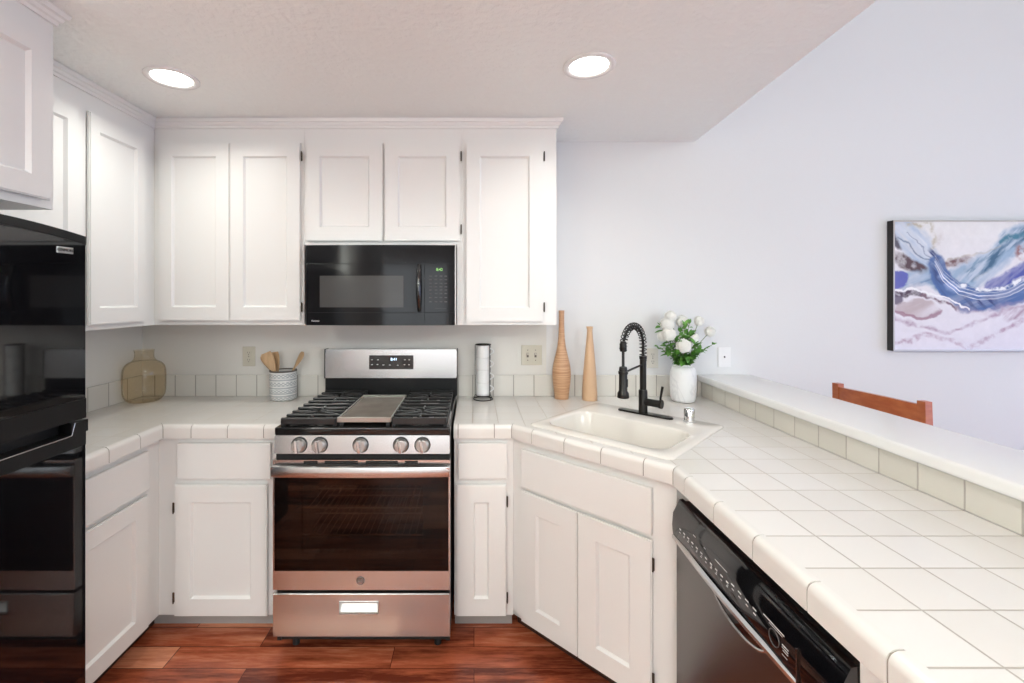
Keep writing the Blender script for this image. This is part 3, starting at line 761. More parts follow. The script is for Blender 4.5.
# control panel
bm = bmesh.new(); pr = [(1.965, 0.857), (1.950, 0.857), (1.950, 0.880), (1.965, 0.880)]
box(bm, xc-hw+0.004, xc+hw-0.004, 1.95, 1.968, 0.857, 0.884); obj('panel_gap', bm, 'dark', rg)
bm = bmesh.new(); pts = [(1.929, 0.882), (1.9385, 0.958), (1.968, 0.958), (1.968, 0.882)]
A = [bm.verts.new((xc-hw+0.002, y, z)) for y, z in pts]; D = [bm.verts.new((xc+hw-0.002, y, z)) for y, z in pts]
for i in range(4): bm.faces.new((A[i], A[(i+1) % 4], D[(i+1) % 4], D[i]))
bm.faces.new(A); bm.faces.new(D[::-1]); bmesh.ops.bevel(bm, geom=bm.edges[:], offset=0.002, segments=2, affect='EDGES')
kp = obj('control_panel', bm, S, rg)
for ux in (299.8, 320.3, 361, 401.2, 422.6):
    x = (ux-474)*0.00429
    bm = lathe(bmesh.new(), [(0, 0.030), (0.022, 0.030), (0.026, 0.026), (0.0275, 0.008), (0.031, 0.004), (0.031, 0.0)], (0, 0, 0), 32)
    bm.transform(Matrix.Translation((x, 1.933, 0.919)) @ Matrix.Rotation(R(86), 4, 'X'))
    kn = obj('knob', bm, 'knob', rg, smooth=40)
    bm = bx(-0.0065, 0.0065, -0.0265, 0.0265, 0.022, 0.042, 0.002); bm.transform(Matrix.Translation((x, 1.933, 0.919)) @ Matrix.Rotation(R(86), 4, 'X') @ Matrix.Rotation(R(8), 4, 'Z'))
    obj('grip_ridge', bm, 'chrome', kn)
    bm = tube(bmesh.new(), [(x+0.0325*math.cos(a*math.pi/14), 1.9315, 0.919+0.0325*math.sin(a*math.pi/14)) for a in range(28)], 0.0022, 6, closed=True)
    obj('knob_bezel', bm, 'blacksatin', rg, smooth=60)
# cooktop
bm = bx(xc-hw, xc+hw, 1.942, 2.60, 0.958, 0.990, 0.006, 3); obj('cooktop', bm, 'enamel', rg, smooth=40)
bm = bmesh.new(); ctz = 0.990
# griddle
gx0, gx1, gy0, gy1 = -0.592, -0.368, 1.985, 2.40
bm = bx(gx0, gx1, gy0, gy1, 1.008, 1.020, 0.003); gd = obj('griddle', bm, 'griddle', rg)
bm = bmesh.new()
box(bm, gx0, gx1, gy0-0.012, gy0, 1.004, 1.026, 0.002); box(bm, gx0, gx1, gy1, gy1+0.04, 1.006, 1.026, 0.002)
box(bm, gx0-0.006, gx0, gy0-0.012, gy1+0.04, 1.004, 1.025, 0.002); box(bm, gx1, gx1+0.006, gy0-0.012, gy1+0.04, 1.004, 1.025, 0.002)
obj('griddle_rim', bm, 'rim', gd)
bm = bmesh.new()
for x in (gx0+0.01, gx1-0.01):
    for y in (gy0+0.005, gy1-0.01): obj('griddle_foot', bx(x-0.008, x+0.008, y-0.006, y+0.006, 0.988, 1.008), 'iron', gd)
# burners
def burner(x, y, r):
    b = obj('burner', lathe(bmesh.new(), [(r*1.35, 0), (r*1.3, 0.008), (r, 0.010), (r, 0.0)], (x, y, ctz), 28), 'alu', rg, smooth=40)
    obj('burner_cap', lathe(bmesh.new(), [(r*0.9, 0.008), (r*0.92, 0.014), (r*0.8, 0.018), (0, 0.018)], (x, y, ctz), 28), 'iron', b, smooth=40)
bl = ((-0.715, 2.10, 0.042), (-0.715, 2.42, 0.034), (-0.235, 2.10, 0.036), (-0.235, 2.42, 0.040), (-0.48, 2.08, 0.03))
for a in bl: burner(*a)
# grates
def grate(x0, x1):
    y0, y1 = 1.965, 2.565; zt_ = 1.026; w_ = 0.012; h_ = 0.012
    bm = bmesh.new(); nb = 9
    box(bm, x0, x1, y0, y0+0.014, zt_-0.030, zt_, 0.004); box(bm, x0, x1, y1-0.014, y1, zt_-0.02, zt_, 0.003)
    box(bm, x0, x0+w_, y0, y1, zt_-0.026, zt_-0.010, 0.003); box(bm, x1-w_, x1, y0, y1, zt_-0.026, zt_-0.010, 0.003)
    xm = (x0+x1)/2
    for k in range(1, nb):
        y = y0+(y1-y0)*k/nb
        near = min(abs(y-2.10), abs(y-2.42))
        if near < 0.05:
            g = 0.035
            box(bm, x0, xm-g, y-w_/2, y+w_/2, zt_-h_, zt_, 0.003); box(bm, xm+g, x1, y-w_/2, y+w_/2, zt_-h_, zt_, 0.003)
        else: box(bm, x0, x1, y-w_/2, y+w_/2, zt_-h_, zt_, 0.003)
    for yc in (2.10, 2.42):
        for (sx, sy) in ((-1, -1), (-1, 1), (1, -1), (1, 1)):
            pts = [(xm+sx*0.105, yc+sy*0.055, zt_-0.006), (xm+sx*0.07, yc+sy*0.048, zt_-0.005), (xm+sx*0.035, yc+sy*0.028, zt_-0.005), (xm+sx*0.008, yc+sy*0.006, zt_-0.005)]
            tube(bm, pts, 0.006, 6)
    for yc in (2.03, 2.17, 2.35, 2.49): tube(bm, [(xm, yc-0.03, zt_-0.006), (xm, yc+0.03, zt_-0.006)], 0.005, 6)
    for x in (x0+0.008, x1-0.008):
        for y in (y0+0.01, (y0+y1)/2, y1-0.01): box(bm, x-0.007, x+0.007, y-0.007, y+0.007, ctz-0.001, zt_-0.012)
    obj('grate', bm, 'iron', rg)
grate(xc-0.362, gx0-0.009); grate(gx1+0.009, xc+0.362)
# backguard
bm = bmesh.new()
def slab(x0, x1, yz, bm=None, bev=0.004):
    bm = bm or bmesh.new()
    A = [bm.verts.new((x0, y, z)) for y, z in yz]; D = [bm.verts.new((x1, y, z)) for y, z in yz]; n = len(yz)
    for i in range(n): bm.faces.new((A[i], A[(i+1) % n], D[(i+1) % n], D[i]))
    bm.faces.new(A[::-1]); bm.faces.new(D)
    if bev: bmesh.ops.bevel(bm, geom=bm.edges[:], offset=bev, segments=2, affect='EDGES')
    return bm
BX0, BX1 = -0.856, -0.094
obj('backguard_base', slab(BX0+0.003, BX1-0.003, [(2.592, 0.985), (2.592, 1.092), (2.642, 1.092), (2.642, 0.985)], bev=0.002), 'blacksatin', rg)
bgd = obj('backguard', slab(BX0+0.003, BX1-0.003, [(2.582, 1.089), (2.586, 1.252), (2.648, 1.252), (2.648, 1.089)], bev=0.005), S, rg)
for xa in (BX0, BX1-0.004): obj('end_cap', slab(xa, xa+0.004, [(2.580, 1.087), (2.584, 1.255), (2.65, 1.255), (2.65, 1.087)], bev=0.001), 'blacksatin', bgd)
def onface(z, e): return 2.582+(z-1.089)*0.0245-e
def bgp(u, v, e=0.0):     # point on the sloped steel face
    z = 1.55-(v-297.5)*0.00572; y = onface(z, e); return ((u-474)*0.00572, y, z)
x0_, _, z1_ = bgp(369.2, 355.3); x1_, _, z0_ = bgp(413.5, 369.2)
dp = obj('display', slab(x0_, x1_, [(onface(z0_, 0.002), z0_), (onface(z1_, 0.002), z1_), (onface(z1_, -0.004), z1_), (onface(z0_, -0.004), z0_)], bev=0.001), 'blackgloss', bgd)
text('clock_digits', '8:41', 0.022, txt_mtx(((394-474)*0.00572, onface(1.1965, 0.0035), 1.1965), (1, 0, 0), (0, 0.0245, 1)), 'led', dp, 0.0004)
bm = bmesh.new()
for (zx, zz, wx) in [(345, 142, 12), (388, 142, 12), (585, 142, 12), (617, 142, 10), (345, 178, 10), (385, 176, 12), (428, 180, 14), (475, 180, 12), (533, 182, 12), (582, 178, 12), (615, 178, 10)]:
    u = 325+zx/7.314; v = 340+zz/7.314; x, y, z = bgp(u, v, 0.003); wd = wx/7.314*0.0028
    obj('touch_key', bx(x-wd, x+wd, y-0.0004, y+0.0004, z-0.0035, z+0.0005), 'icon', dp)

# ------------------------------------------------------------------ upper cabinets
YU = 2.34; UB = 1.408; XU = -1.655
u1 = thing('wall_cabinet', 'tall white two-door wall cabinet on the left wall behind the refrigerator', 'cabinet', (-1.8, 2.0, UB))
obj('carcass', bx(XL+0.002, XU, 1.51, YB-0.003, UB, ZC-0.001), 'paint', u1)
fr = Fr((XU, 0, 0), (0, 1, 0), (1, 0, 0))
door(fr, 1.925, 2.25, 1.43, 2.346, u1, stile=0.052, rail=0.073); door(fr, 1.53, 1.872, 1.43, 2.346, u1, stile=0.052, rail=0.073)
u2 = thing('wall_cabinet', 'white two-door wall cabinet on the back wall left of the microwave', 'cabinet', (-1.3, 2.5, UB))
obj('carcass', bx(XU+0.001, -0.878, YU, YB-0.003, UB, ZC-0.001), 'paint', u2)
fr = Fr((0, YU, 0), (1, 0, 0), (0, -1, 0))
door(fr, -1.622, -1.257, 1.43, 2.346, u2); door(fr, -1.254, -0.893, 1.43, 2.346, u2, hinges=[(-0.886, 2.275), (-0.886, 1.50)])
u3 = thing('wall_cabinet', 'short white two-door wall cabinet directly above the microwave', 'cabinet', (-0.47, 2.5, 1.82))
obj('carcass', bx(-0.877, -0.061, YU, YB-0.003, 1.822, ZC-0.001), 'paint', u3)
door(fr, -0.862, -0.470, 1.84, 2.346, u3); door(fr, -0.460, -0.074, 1.84, 2.346, u3, hinges=[(-0.066, 2.275), (-0.066, 1.90)])
u4 = thing('wall_cabinet', 'tall white single-door wall cabinet right of the microwave', 'cabinet', (0.2, 2.5, UB))
obj('carcass', bx(-0.060, 0.4263, YU, YB-0.003, UB, ZC-0.001), 'paint', u4)
obj('filler_strip', bx(-0.0890, -0.0605, YU, YB-0.003, UB, 1.8215), 'paint', u4)
door(fr, -0.041, 0.356, 1.425, 2.346, u4, stile=0.07, hinges=[(0.361, 2.275), (0.361, 1.50)])
u5 = thing('wall_cabinet', 'white two-door cabinet hung above the refrigerator, nearest the camera', 'cabinet', (-1.7, 1.1, 1.84))
obj('carcass', bx(XL+0.002, -1.35, 0.70, 1.45, 1.831, ZC-0.001), 'paint', u5)
fr = Fr((-1.35, 0, 0), (0, 1, 0), (1, 0, 0))
door(fr, 1.075, 1.425, 1.856, 2.362, u5, stile=0.066, rail=0.066); door(fr, 0.72, 1.071, 1.856, 2.362, u5, stile=0.066, rail=0.066)
# crown moulding
def crown(name, pts, flip=1):
    prof = [(0.0, -0.045), (0.008, -0.045), (0.010, -0.034), (0.016, -0.030), (0.020, -0.020), (0.028, -0.016), (0.032, 0.0), (0.0, 0.0)]
    P2 = [Vector(p) for p in pts]; nr = []
    for a, b in zip(P2, P2[1:]):
        d = (b-a).normalized(); nr.append(Vector((d.y, -d.x)))
    bm = bmesh.new(); rows = []
    for i, p in enumerate(P2):
        if i == 0: d = nr[0]; k = 1
        elif i == len(P2)-1: d = nr[-1]; k = 1
        else: d = (nr[i-1]+nr[i]).normalized(); k = 1/d.dot(nr[i])
        rows.append([bm.verts.new((*(p+d*o*k), ZC-0.0015+z)) for o, z in prof])
    for a, b in zip(rows, rows[1:]):
        for k in range(len(prof)): bm.faces.new((a[k], a[(k+1) % len(prof)], b[(k+1) % len(prof)], b[k]))
    bm.faces.new(rows[0]); bm.faces.new(rows[-1][::-1])
    struct(name, bm, 'paint')
crown('trim_1', [(XU, 1.54), (XU, YU), (0.4266, YU), (0.4266, YB-0.002)])
crown('trim_2', [(-1.35, 0.70), (-1.35, 1.45), (-1.66, 1.45)])

# ------------------------------------------------------------------ microwave
mw = thing('microwave', 'black over-the-range microwave mounted under the short wall cabinet', 'microwave', (-0.467, 2.45, 1.409))
mx0, mx1 = -0.843, -0.0925
obj('case', bx(mx0+0.003, mx1-0.001, 2.275, YB-0.004, 1.411, 1.815), 'blackmw', mw)
yf = lambda x: 2.248-0.0*(x)+0.022*((x+0.467)/0.376)**2
def curved(x0, x1, z0, z1, d, n=14, e=0.0):
    bm = bmesh.new(); rows = []
    for i in range(n+1):
        x = x0+(x1-x0)*i/n; y = yf(x)-e
        rows.append([bm.verts.new((x, y, z0)), bm.verts.new((x, y, z1)), bm.verts.new((x, y+d, z1)), bm.verts.new((x, y+d, z0))])
    for a, b in zip(rows, rows[1:]):
        for k in range(4): bm.faces.new((a[k], a[(k+1) % 4], b[(k+1) % 4], b[k]))
    bm.faces.new(rows[0][::-1]); bm.faces.new(rows[-1]); return bm
obj('vent_band', curved(mx0, mx1, 1.7215, 1.812, 0.03), 'blackmw', mw, smooth=40)
mdoor = obj('door', curved(mx0, -0.248, 1.411, 1.718, 0.03), 'blackmw', mw, smooth=40)
obj('door_seam', curved(mx0+0.002, mx1-0.002, 1.473, 1.4755, 0.002, e=0.0012), 'dark', mdoor)
obj('window', curved(-0.7716, -0.351, 1.501, 1.6585, 0.004, e=0.0015), 'mwwindow', mdoor, smooth=40, label='grey screened window')
text('brand_lettering', 'Kenmore', 0.0125, txt_mtx((-0.79, yf(-0.79)-0.001, 1.433), (1, 0, 0), (0, 0, 1)), 'icon', mdoor, 0.0005)
cpn = obj('control_panel', curved(-0.245, mx1, 1.411, 1.718, 0.03), 'blackmw', mw, smooth=40)
bm = bmesh.new(); tube(bm, [(-0.272, yf(-0.27)-0.002-0.034*math.sin(math.pi*k/14)**0.6, 1.484+0.226*k/14) for k in range(15)], [0.010+0.003*math.sin(math.pi*k/14) for k in range(15)], 10)
obj('door_handle', bm, 'blackgloss', mdoor, smooth=60)
bm = bmesh.new()
sy = 0.004978
def mwp(u, v): x = (u-474)*sy; return x, yf(x)-0.0012, 1.55-(v-297.5)*sy
cols = (430.5, 435.8, 440.8, 445.6); rows_ = (276, 279.6, 283.3, 286.8, 290, 293.6, 297.5, 301.8)
for ri, v in enumerate(rows_):
    for ci, u in enumerate(cols):
        x, y, z = mwp(u, v); box(bm, x-0.0068, x+0.0068, y-0.0003, y+0.0006, z-0.0028, z+0.0028)
x, y, z = mwp(438, 307.5); box(bm, x-0.04, x+0.04, y-0.0003, y+0.0006, z-0.006, z-0.004)
obj('keypad', bm, 'icondim', cpn)
x, y, z = mwp(438.5, 269.5); bm = bx(x-0.028, x+0.028, y-0.0006, y+0.001, z-0.011, z+0.011); dpl = obj('display', bm, 'blackmw', cpn)
text('clock_digits', '8:42', 0.019, txt_mtx((x+0.004, y-0.0012, z), (1, 0, 0), (0, 0, 1)), 'ledg', dpl, 0.0004, label='small green glowing digits')
obj('side_trim', bx(mx1-0.003, mx1+0.001, 2.268, 2.28, 1.411, 1.812), 'alu', mw)
obj('mounting_strip', bx(mx0-0.002, mx1+0.002, 2.262, 2.30, 1.8125, 1.8195, 0.001), 'paint', mw, label='thin pale strip along the top')

# ------------------------------------------------------------------ refrigerator
XD = -1.28; FY0, FY1 = 0.735, 1.497
fg = thing('refrigerator', 'glossy black top-freezer refrigerator at the left edge beside the counter', 'refrigerator', (-1.6, 1.11, 0))
obj('cabinet_body', bx(XL+0.01, -1.365, FY0+0.005, FY1-0.005, 0.04, 1.745), 'blacksatin', fg)
obj('toe_grille', bx(-1.62, -1.37, FY0+0.01, FY1-0.01, 0.0, 0.075), 'blackmatte', fg)
def arch(y): s = (y-(FY0+FY1)/2)/((FY1-FY0)/2); return 1.778-0.029*s*s
def slabx(z0f, z1f, x0, x1, m, name, par, n=24, y0=FY0, y1=FY1, label=None, bev=0.008):
    bm = bmesh.new(); rows = []
    for i in range(n+1):
        y = y0+(y1-y0)*i/n; s = 0 
        rows.append([bm.verts.new((x1, y, z0f(y))), bm.verts.new((x1, y, z1f(y))), bm.verts.new((x0, y, z1f(y))), bm.verts.new((x0, y, z0f(y)))])
    for a, b in zip(rows, rows[1:]):
        for k in range(4): bm.faces.new((a[k], a[(k+1) % 4], b[(k+1) % 4], b[k]))
    bm.faces.new(rows[0][::-1]); bm.faces.new(rows[-1])
    if bev:
        es = [e for e in bm.edges if all(abs(v.co.y-y1) < 1e-5 and abs(v.co.x-x1) < 1e-5 for v in e.verts) or all(abs(v.co.y-y0) < 1e-5 and abs(v.co.x-x1) < 1e-5 for v in e.verts)]
        bmesh.ops.bevel(bm, geom=es, offset=bev, segments=4, affect='EDGES')
    return obj(name, bm, m, par, smooth=30, label=label)
K = lambda v: (lambda y: v)
fz = slabx(K(1.219), lambda y: arch(y)-0.0275, -1.36, XD, 'blackgloss', 'freezer_door', fg)
slabx(lambda y: arch(y)-0.027, arch, -1.365, XD+0.002, 'blacksatin', 'top_cap', fz, label='satin charcoal cap along the arched top')
slabx(K(1.155), K(1.2185), -1.36, XD+0.003, 'blacksatin', 'door_lip', fz)
fd = slabx(K(0.08), K(1.066), -1.36, XD, 'blackgloss', 'fridge_door', fg)
slabx(K(1.0665), K(1.11), -1.36, XD+0.002, 'blacksatin', 'door_lip', fd)
# recess between the doors
bm = bx(-1.36, -1.335, FY0+0.02, FY1-0.045, 1.11, 1.154); obj('handle_recess', bm, 'blackmatte', fd)
bm = bmesh.new(); prismY = [(XD+0.002, FY1-0.06), (XD+0.002, FY1), (-1.36, FY1), (-1.36, FY1-0.02)]
prism(bm, prismY, 1.11, 1.148); obj('recess_end', bm, 'blacksatin', fd); bm = bmesh.new(); prism(bm, [(XD+0.002, FY0), (XD+0.002, FY0+0.06), (-1.36, FY0+0.02), (-1.36, FY0)], 1.11, 1.148)
obj('recess_end', bm, 'blacksatin', fd)
bm = tube(bmesh.new(), [(XD+0.003, FY0+0.05, 1.1105), (XD+0.003, FY1-0.062, 1.1105), (XD+0.003, FY1-0.05, 1.148)], 0.0014, 6); obj('recess_edge', bm, 'silver', fd)
bg_ = obj('badge', bx(XD, XD+0.0025, 1.385, 1.442, 1.688, 1.708, 0.001), 'silver', fz)
text('brand_lettering', 'KENMORE', 0.0125, txt_mtx((XD+0.003, 1.4135, 1.698), (0, 1, 0), (0, 0, 1)), 'blackmatte', bg_, 0.0004)

# ------------------------------------------------------------------ wall plates
def plate(name, label, cat, u, v, w_, h_, kind, m='plate'):
    k = YB/452; x = (u-474)*k; z = 1.55-(v-297.5)*k; y = YB
    t = thing(name, label, cat, (x, y, z))
    obj('cover_plate', bx(x-w_/2, x+w_/2, y-0.006, y-0.0005, z-h_/2, z+h_/2, 0.002, 2), m, t)
    if kind == 'outlet':
        for dz in (-0.021, 0.021):
            bm = cyl(bmesh.new(), (x, y-0.008, z+dz), (x, y-0.005, z+dz), 0.0165, seg=20); s = obj('socket', bm, m, t)
            bm = bmesh.new(); box(bm, x-0.007, x-0.005, y-0.0088, y-0.0075, z+dz-0.002, z+dz+0.007); box(bm, x+0.005, x+0.007, y-0.0088, y-0.0075, z+dz-0.002, z+dz+0.006)
            cyl(bm, (x, y-0.0088, z+dz-0.009), (x, y-0.0075, z+dz-0.009), 0.0025, seg=10); obj('slots', bm, 'slot', s)
        obj('screw', cyl(bmesh.new(), (x, y-0.0075, z), (x, y-0.005, z), 0.003, seg=10), 'slot', t)
    if kind == 'switch':
        for dx in (-0.023, 0.023):
            obj('toggle', bx(x+dx-0.004, x+dx+0.004, y-0.018, y-0.005, z+0.001, z+0.012, 0.001), m, t)
            obj('toggle_slot', bx(x+dx-0.006, x+dx+0.006, y-0.0068, y-0.0055, z-0.013, z+0.013), 'slot', t)
            for dz in (-0.03, 0.03): obj('screw', cyl(bmesh.new(), (x+dx, y-0.0075, z+dz), (x+dx, y-0.005, z+dz), 0.003, seg=10), 'slot', t)
    if kind == 'jack':
        obj('jack', bx(x-0.004, x+0.004, y-0.0072, y-0.0055, z-0.004, z+0.006), 'dark', t)
plate('wall_outlet', 'beige electrical outlet on the wall above the utensil crock', 'outlet', 249.3, 356.3, 0.073, 0.115, 'outlet')
plate('light_switch', 'beige double toggle switch plate left of the tall wooden vases', 'light switch', 531.5, 355, 0.122, 0.118, 'switch')
plate('wall_outlet', 'pale outlet on the wall between the faucet and the flower vase', 'outlet', 652.3, 358, 0.066, 0.115, 'outlet', 'platep')
plate('phone_jack', 'white wall plate with a small dark jack right of the flowers', 'phone jack', 724, 357, 0.074, 0.118, 'jack', 'platew')

# ------------------------------------------------------------------ counter objects
def solo(name, bm, m, label, cat, loc, smooth=50, group=None): return tag(obj(name, bm, m, smooth=smooth, loc=loc), label, cat, group)
CZ = CT+0.0005
# amber glass jar
jx, jy = -1.842, 2.525
def spl(pts, n=6):
    out = []
    for i in range(len(pts)-1):
        p0 = pts[max(i-1, 0)]; p1 = pts[i]; p2 = pts[i+1]; p3 = pts[min(i+2, len(pts)-1)]
        for k in range(n):
            t_ = k/n
            out.append(tuple(0.5*((2*p1[j])+(-p0[j]+p2[j])*t_+(2*p0[j]-5*p1[j]+4*p2[j]-p3[j])*t_*t_+(-p0[j]+3*p1[j]-3*p2[j]+p3[j])*t_**3) for j in (0, 1)))
    out.append(pts[-1]); return out
prof = spl([(0.055, 0.0), (0.080, 0.008), (0.099, 0.04), (0.103, 0.10), (0.101, 0.175), (0.085, 0.210), (0.057, 0.228), (0.047, 0.245), (0.046, 0.270), (0.049, 0.288)])
pin = [(max(r-0.004, 0.001), z+0.004*(1 if z < 0.02 else 0)) for r, z in prof][::-1]
j = solo('glass_jar', lathe(bmesh.new(), [(0, 0)]+prof, (jx, jy, CZ), 48), 'amber', 'large amber glass jar standing in the left corner of the counter', 'jar', (jx, jy, CZ), 60)
# utensil crock
kx_, ky_ = -1.092, 2.588; kr = 0.073
cz_ = CZ
prof = [(0, 0.0), (kr-0.006, 0.0), (kr, 0.006), (kr, 0.158), (kr-0.002, 0.163), (kr-0.006, 0.163), (kr-0.008, 0.155), (kr-0.008, 0.012), (0, 0.012)]
ck = thing('utensil_crock', 'patterned grey and white utensil crock on the counter left of the range', 'crock', (kx_, ky_, cz_))
obj('pot', lathe(bmesh.new(), prof, (kx_, ky_, cz_), 48), 'crock', ck, smooth=40)
obj('rim', lathe(bmesh.new(), [(kr-0.007, 0.159), (kr-0.007, 0.1655), (kr+0.001, 0.1655), (kr+0.001, 0.159), (kr-0.007, 0.159)], (kx_, ky_, cz_), 48), 'slot', ck, smooth=40, label='dark rim line')
def utensil(name, label, bx_, by_, tx, ty, tz, wid, ln, hole=False, rot=0.0, kind='spoon'):
    base = Vector((kx_+bx_, ky_+by_, cz_+0.014)); tip = Vector((kx_+tx, ky_+ty, cz_+tz))
    d = (tip-base).normalized(); Ltot = (tip-base).length
    side = d.cross(Vector((math.sin(rot), math.cos(rot), 0))).normalized(); nn = side.cross(d)
    t = thing(name, label, 'utensil', tuple(base), 'wooden utensils in the crock')
    hl = Ltot-ln
    bm = tube(bmesh.new(), [base, base+d*hl*0.5, base+d*(hl+0.015)], [0.005, 0.005, 0.006], 8); obj('handle', bm, 'wood', t, smooth=60)
    bm = bmesh.new(); n = 12; F = []; Bk = []
    for i in range(n+1):
        s = i/n; wv = wid*(0.25+0.75*math.sin(min(s*1.25, 1)*math.pi/2)) * (math.sqrt(max(0, 1-max(0, (s-0.78)/0.22)**2)) if kind == 'spoon' else (1-0.12*max(0, (s-0.85)/0.15)))
        wv = max(wv, 0.002); row = []
        for q in range(-3, 4):
            c_ = q/3; dep = (0.006*(1-c_*c_)*math.sin(math.pi*min(s*1.1, 1)) if kind == 'spoon' else 0)
            row.append((base+d*(hl+s*ln)+side*wv*c_, nn*dep))
        F.append([bm.verts.new(p-dq+nn*0.0025) for p, dq in row]); Bk.append([bm.verts.new(p-dq-nn*0.0025) for p, dq in row])
    for i in range(n):
        for q in range(6):
            bm.faces.new((F[i][q], F[i][q+1], F[i+1][q+1], F[i+1][q])); bm.faces.new((Bk[i][q], Bk[i+1][q], Bk[i+1][q+1], Bk[i][q+1]))
        bm.faces.new((F[i][0], F[i+1][0], Bk[i+1][0], Bk[i][0])); bm.faces.new((F[i][6], Bk[i][6], Bk[i+1][6], F[i+1][6]))
    for q in range(6):
        bm.faces.new((F[0][q], Bk[0][q], Bk[0][q+1], F[0][q+1])); bm.faces.new((F[n][q], F[n][q+1], Bk[n][q+1], Bk[n][q]))
    bl_ = obj('blade' if kind != 'spoon' else 'bowl', bm, 'wood', t, smooth=50)
    if hole:
        p = base+d*(hl+ln*0.82)+nn*0.003
        obj('hole', cyl(bmesh.new(), p-nn*0.0005, p+nn*0.0008, 0.006, seg=14), 'slot', bl_)
utensil('wooden_spoon', 'wooden spoon leaning furthest left in the utensil crock', 0.03, -0.01, -0.118, -0.01, 0.255, 0.028, 0.11, kind='spoon', rot=0.5)
utensil('wooden_spatula', 'wooden spatula with a small hole in the utensil crock', 0.03, -0.02, -0.080, -0.045, 0.268, 0.031, 0.12, hole=True, kind='spatula')
utensil('wooden_spatula', 'upright plain wooden spatula right behind the one with a hole', -0.01, 0.0, -0.048, 0.0, 0.268, 0.026, 0.11, kind='spatula', rot=0.4)
utensil('wooden_spoon', 'wooden spoon leaning to the right side of the utensil crock', -0.03, 0.0, 0.116, 0.0, 0.268, 0.026, 0.10, kind='spoon', rot=0.9)
# stacked cups in a wire rack
sx_, sy_ = 0.052, 2.575; br = 0.040
rk = thing('cup_rack', 'dark wire cup rack on a round base right of the range', 'rack', (sx_, sy_, CZ))
bm = bmesh.new()
ringp = lambda r, z: [(sx_+r*math.cos(a*math.pi/16), sy_+r*math.sin(a*math.pi/16), CZ+z) for a in range(32)]
tube(bm, ringp(0.054, 0.003), 0.003, 6, True); tube(bm, ringp(0.043, 0.024), 0.002, 6, True)
obj('base_ring', bm, 'bronze', rk, smooth=60)
bm = bmesh.new(); tube(bm, ringp(0.043, 0.312), 0.0028, 6, True)
tube(bm, [(sx_-0.043, sy_, CZ+0.312), (sx_+0.043, sy_, CZ+0.312)], 0.002, 6)
obj('top_ring', bm, 'bronze', rk, smooth=60)
for a in (R(180), R(25), R(-25+0), R(90)):
    if a == R(-25): a = R(-40)
    x_ = sx_+0.0455*math.cos(a); y_ = sy_+0.0455*math.sin(a)
    obj('upright', tube(bmesh.new(), [(sx_+0.054*math.cos(a), sy_+0.054*math.sin(a), CZ+0.003), (x_, y_, CZ+0.03), (x_, y_, CZ+0.312)], 0.002, 6), 'bronze', rk, smooth=60)
names = ['lowest', 'second from the bottom', 'third from the bottom', 'topmost']
ch = 0.0705
for i in range(4):
    z0 = CZ+0.026+i*ch
    t = thing('cup', 'white cup in the wire rack, %s of the four' % names[i], 'cup', (sx_, sy_, z0), 'white cups stacked in the wire rack')
    obj('body', lathe(bmesh.new(), [(0, 0), (0.036, 0), (0.0388, 0.003), (0.0395, 0.009), (0.0395, 0.0695), (0.0385, 0.0703), (0.036, 0.0703), (0.0355, 0.062), (0.034, 0.01), (0, 0.008)], (sx_, sy_, z0), 32), 'white', t, smooth=40)
    bm = tube(bmesh.new(), [(sx_+0.037+0.022*math.sin(math.pi*k/10), sy_, z0+0.016+0.038*k/10) for k in range(11)], 0.0035, 8)
    obj('handle', bm, 'white', t, smooth=60)
# wooden vases
wx, wy = (561.5-474)*2.60/452, 2.60
prof = spl([(0.040, 0.0), (0.045, 0.05), (0.052, 0.12), (0.050, 0.18), (0.036, 0.245), (0.024, 0.30), (0.018, 0.36), (0.0155, 0.45), (0.0165, 0.505)])
bm = lathe(bmesh.new(), [(0, 0)]+prof+[(0.011, 0.505), (0.010, 0.45), (0, 0.45)], (wx, wy, CZ), 36)
solo('wooden_vase', bm, 'turned', 'tall bottle-shaped turned wooden vase, taller of the two', 'vase', (wx, wy, CZ))
wx, wy = (589.7-474)*2.56/452, 2.56
prof = spl([(0.041, 0.0), (0.042, 0.03), (0.039, 0.10), (0.032, 0.20), (0.023, 0.30), (0.0165, 0.37), (0.0155, 0.395), (0.0195, 0.415)])
bm = lathe(bmesh.new(), [(0, 0)]+prof+[(0.013, 0.415), (0.011, 0.38), (0, 0.38)], (wx, wy, CZ), 36)
solo('wooden_vase', bm, mat('blond_wood', (0.66, 0.43, 0.26), 0.45), 'shorter tapering pale wooden vase between the taller one and the faucet', 'vase', (wx, wy, CZ))
# marble vase
vx, vy = 1.168, 2.525
prof = spl([(0.045, 0.0), (0.058, 0.006), (0.066, 0.03), (0.069, 0.10), (0.067, 0.165), (0.058, 0.19), (0.047, 0.198), (0.044, 0.207)])
bm = lathe(bmesh.new(), [(0, 0)]+prof+[(0.039, 0.207), (0.042, 0.19), (0.06, 0.16), (0.06, 0.02), (0, 0.02)], (vx, vy, CZ), 44)
solo('marble_vase', bm, 'marble', 'white marbled vase holding flowers beside the bar ledge', 'vase', (vx, vy, CZ))
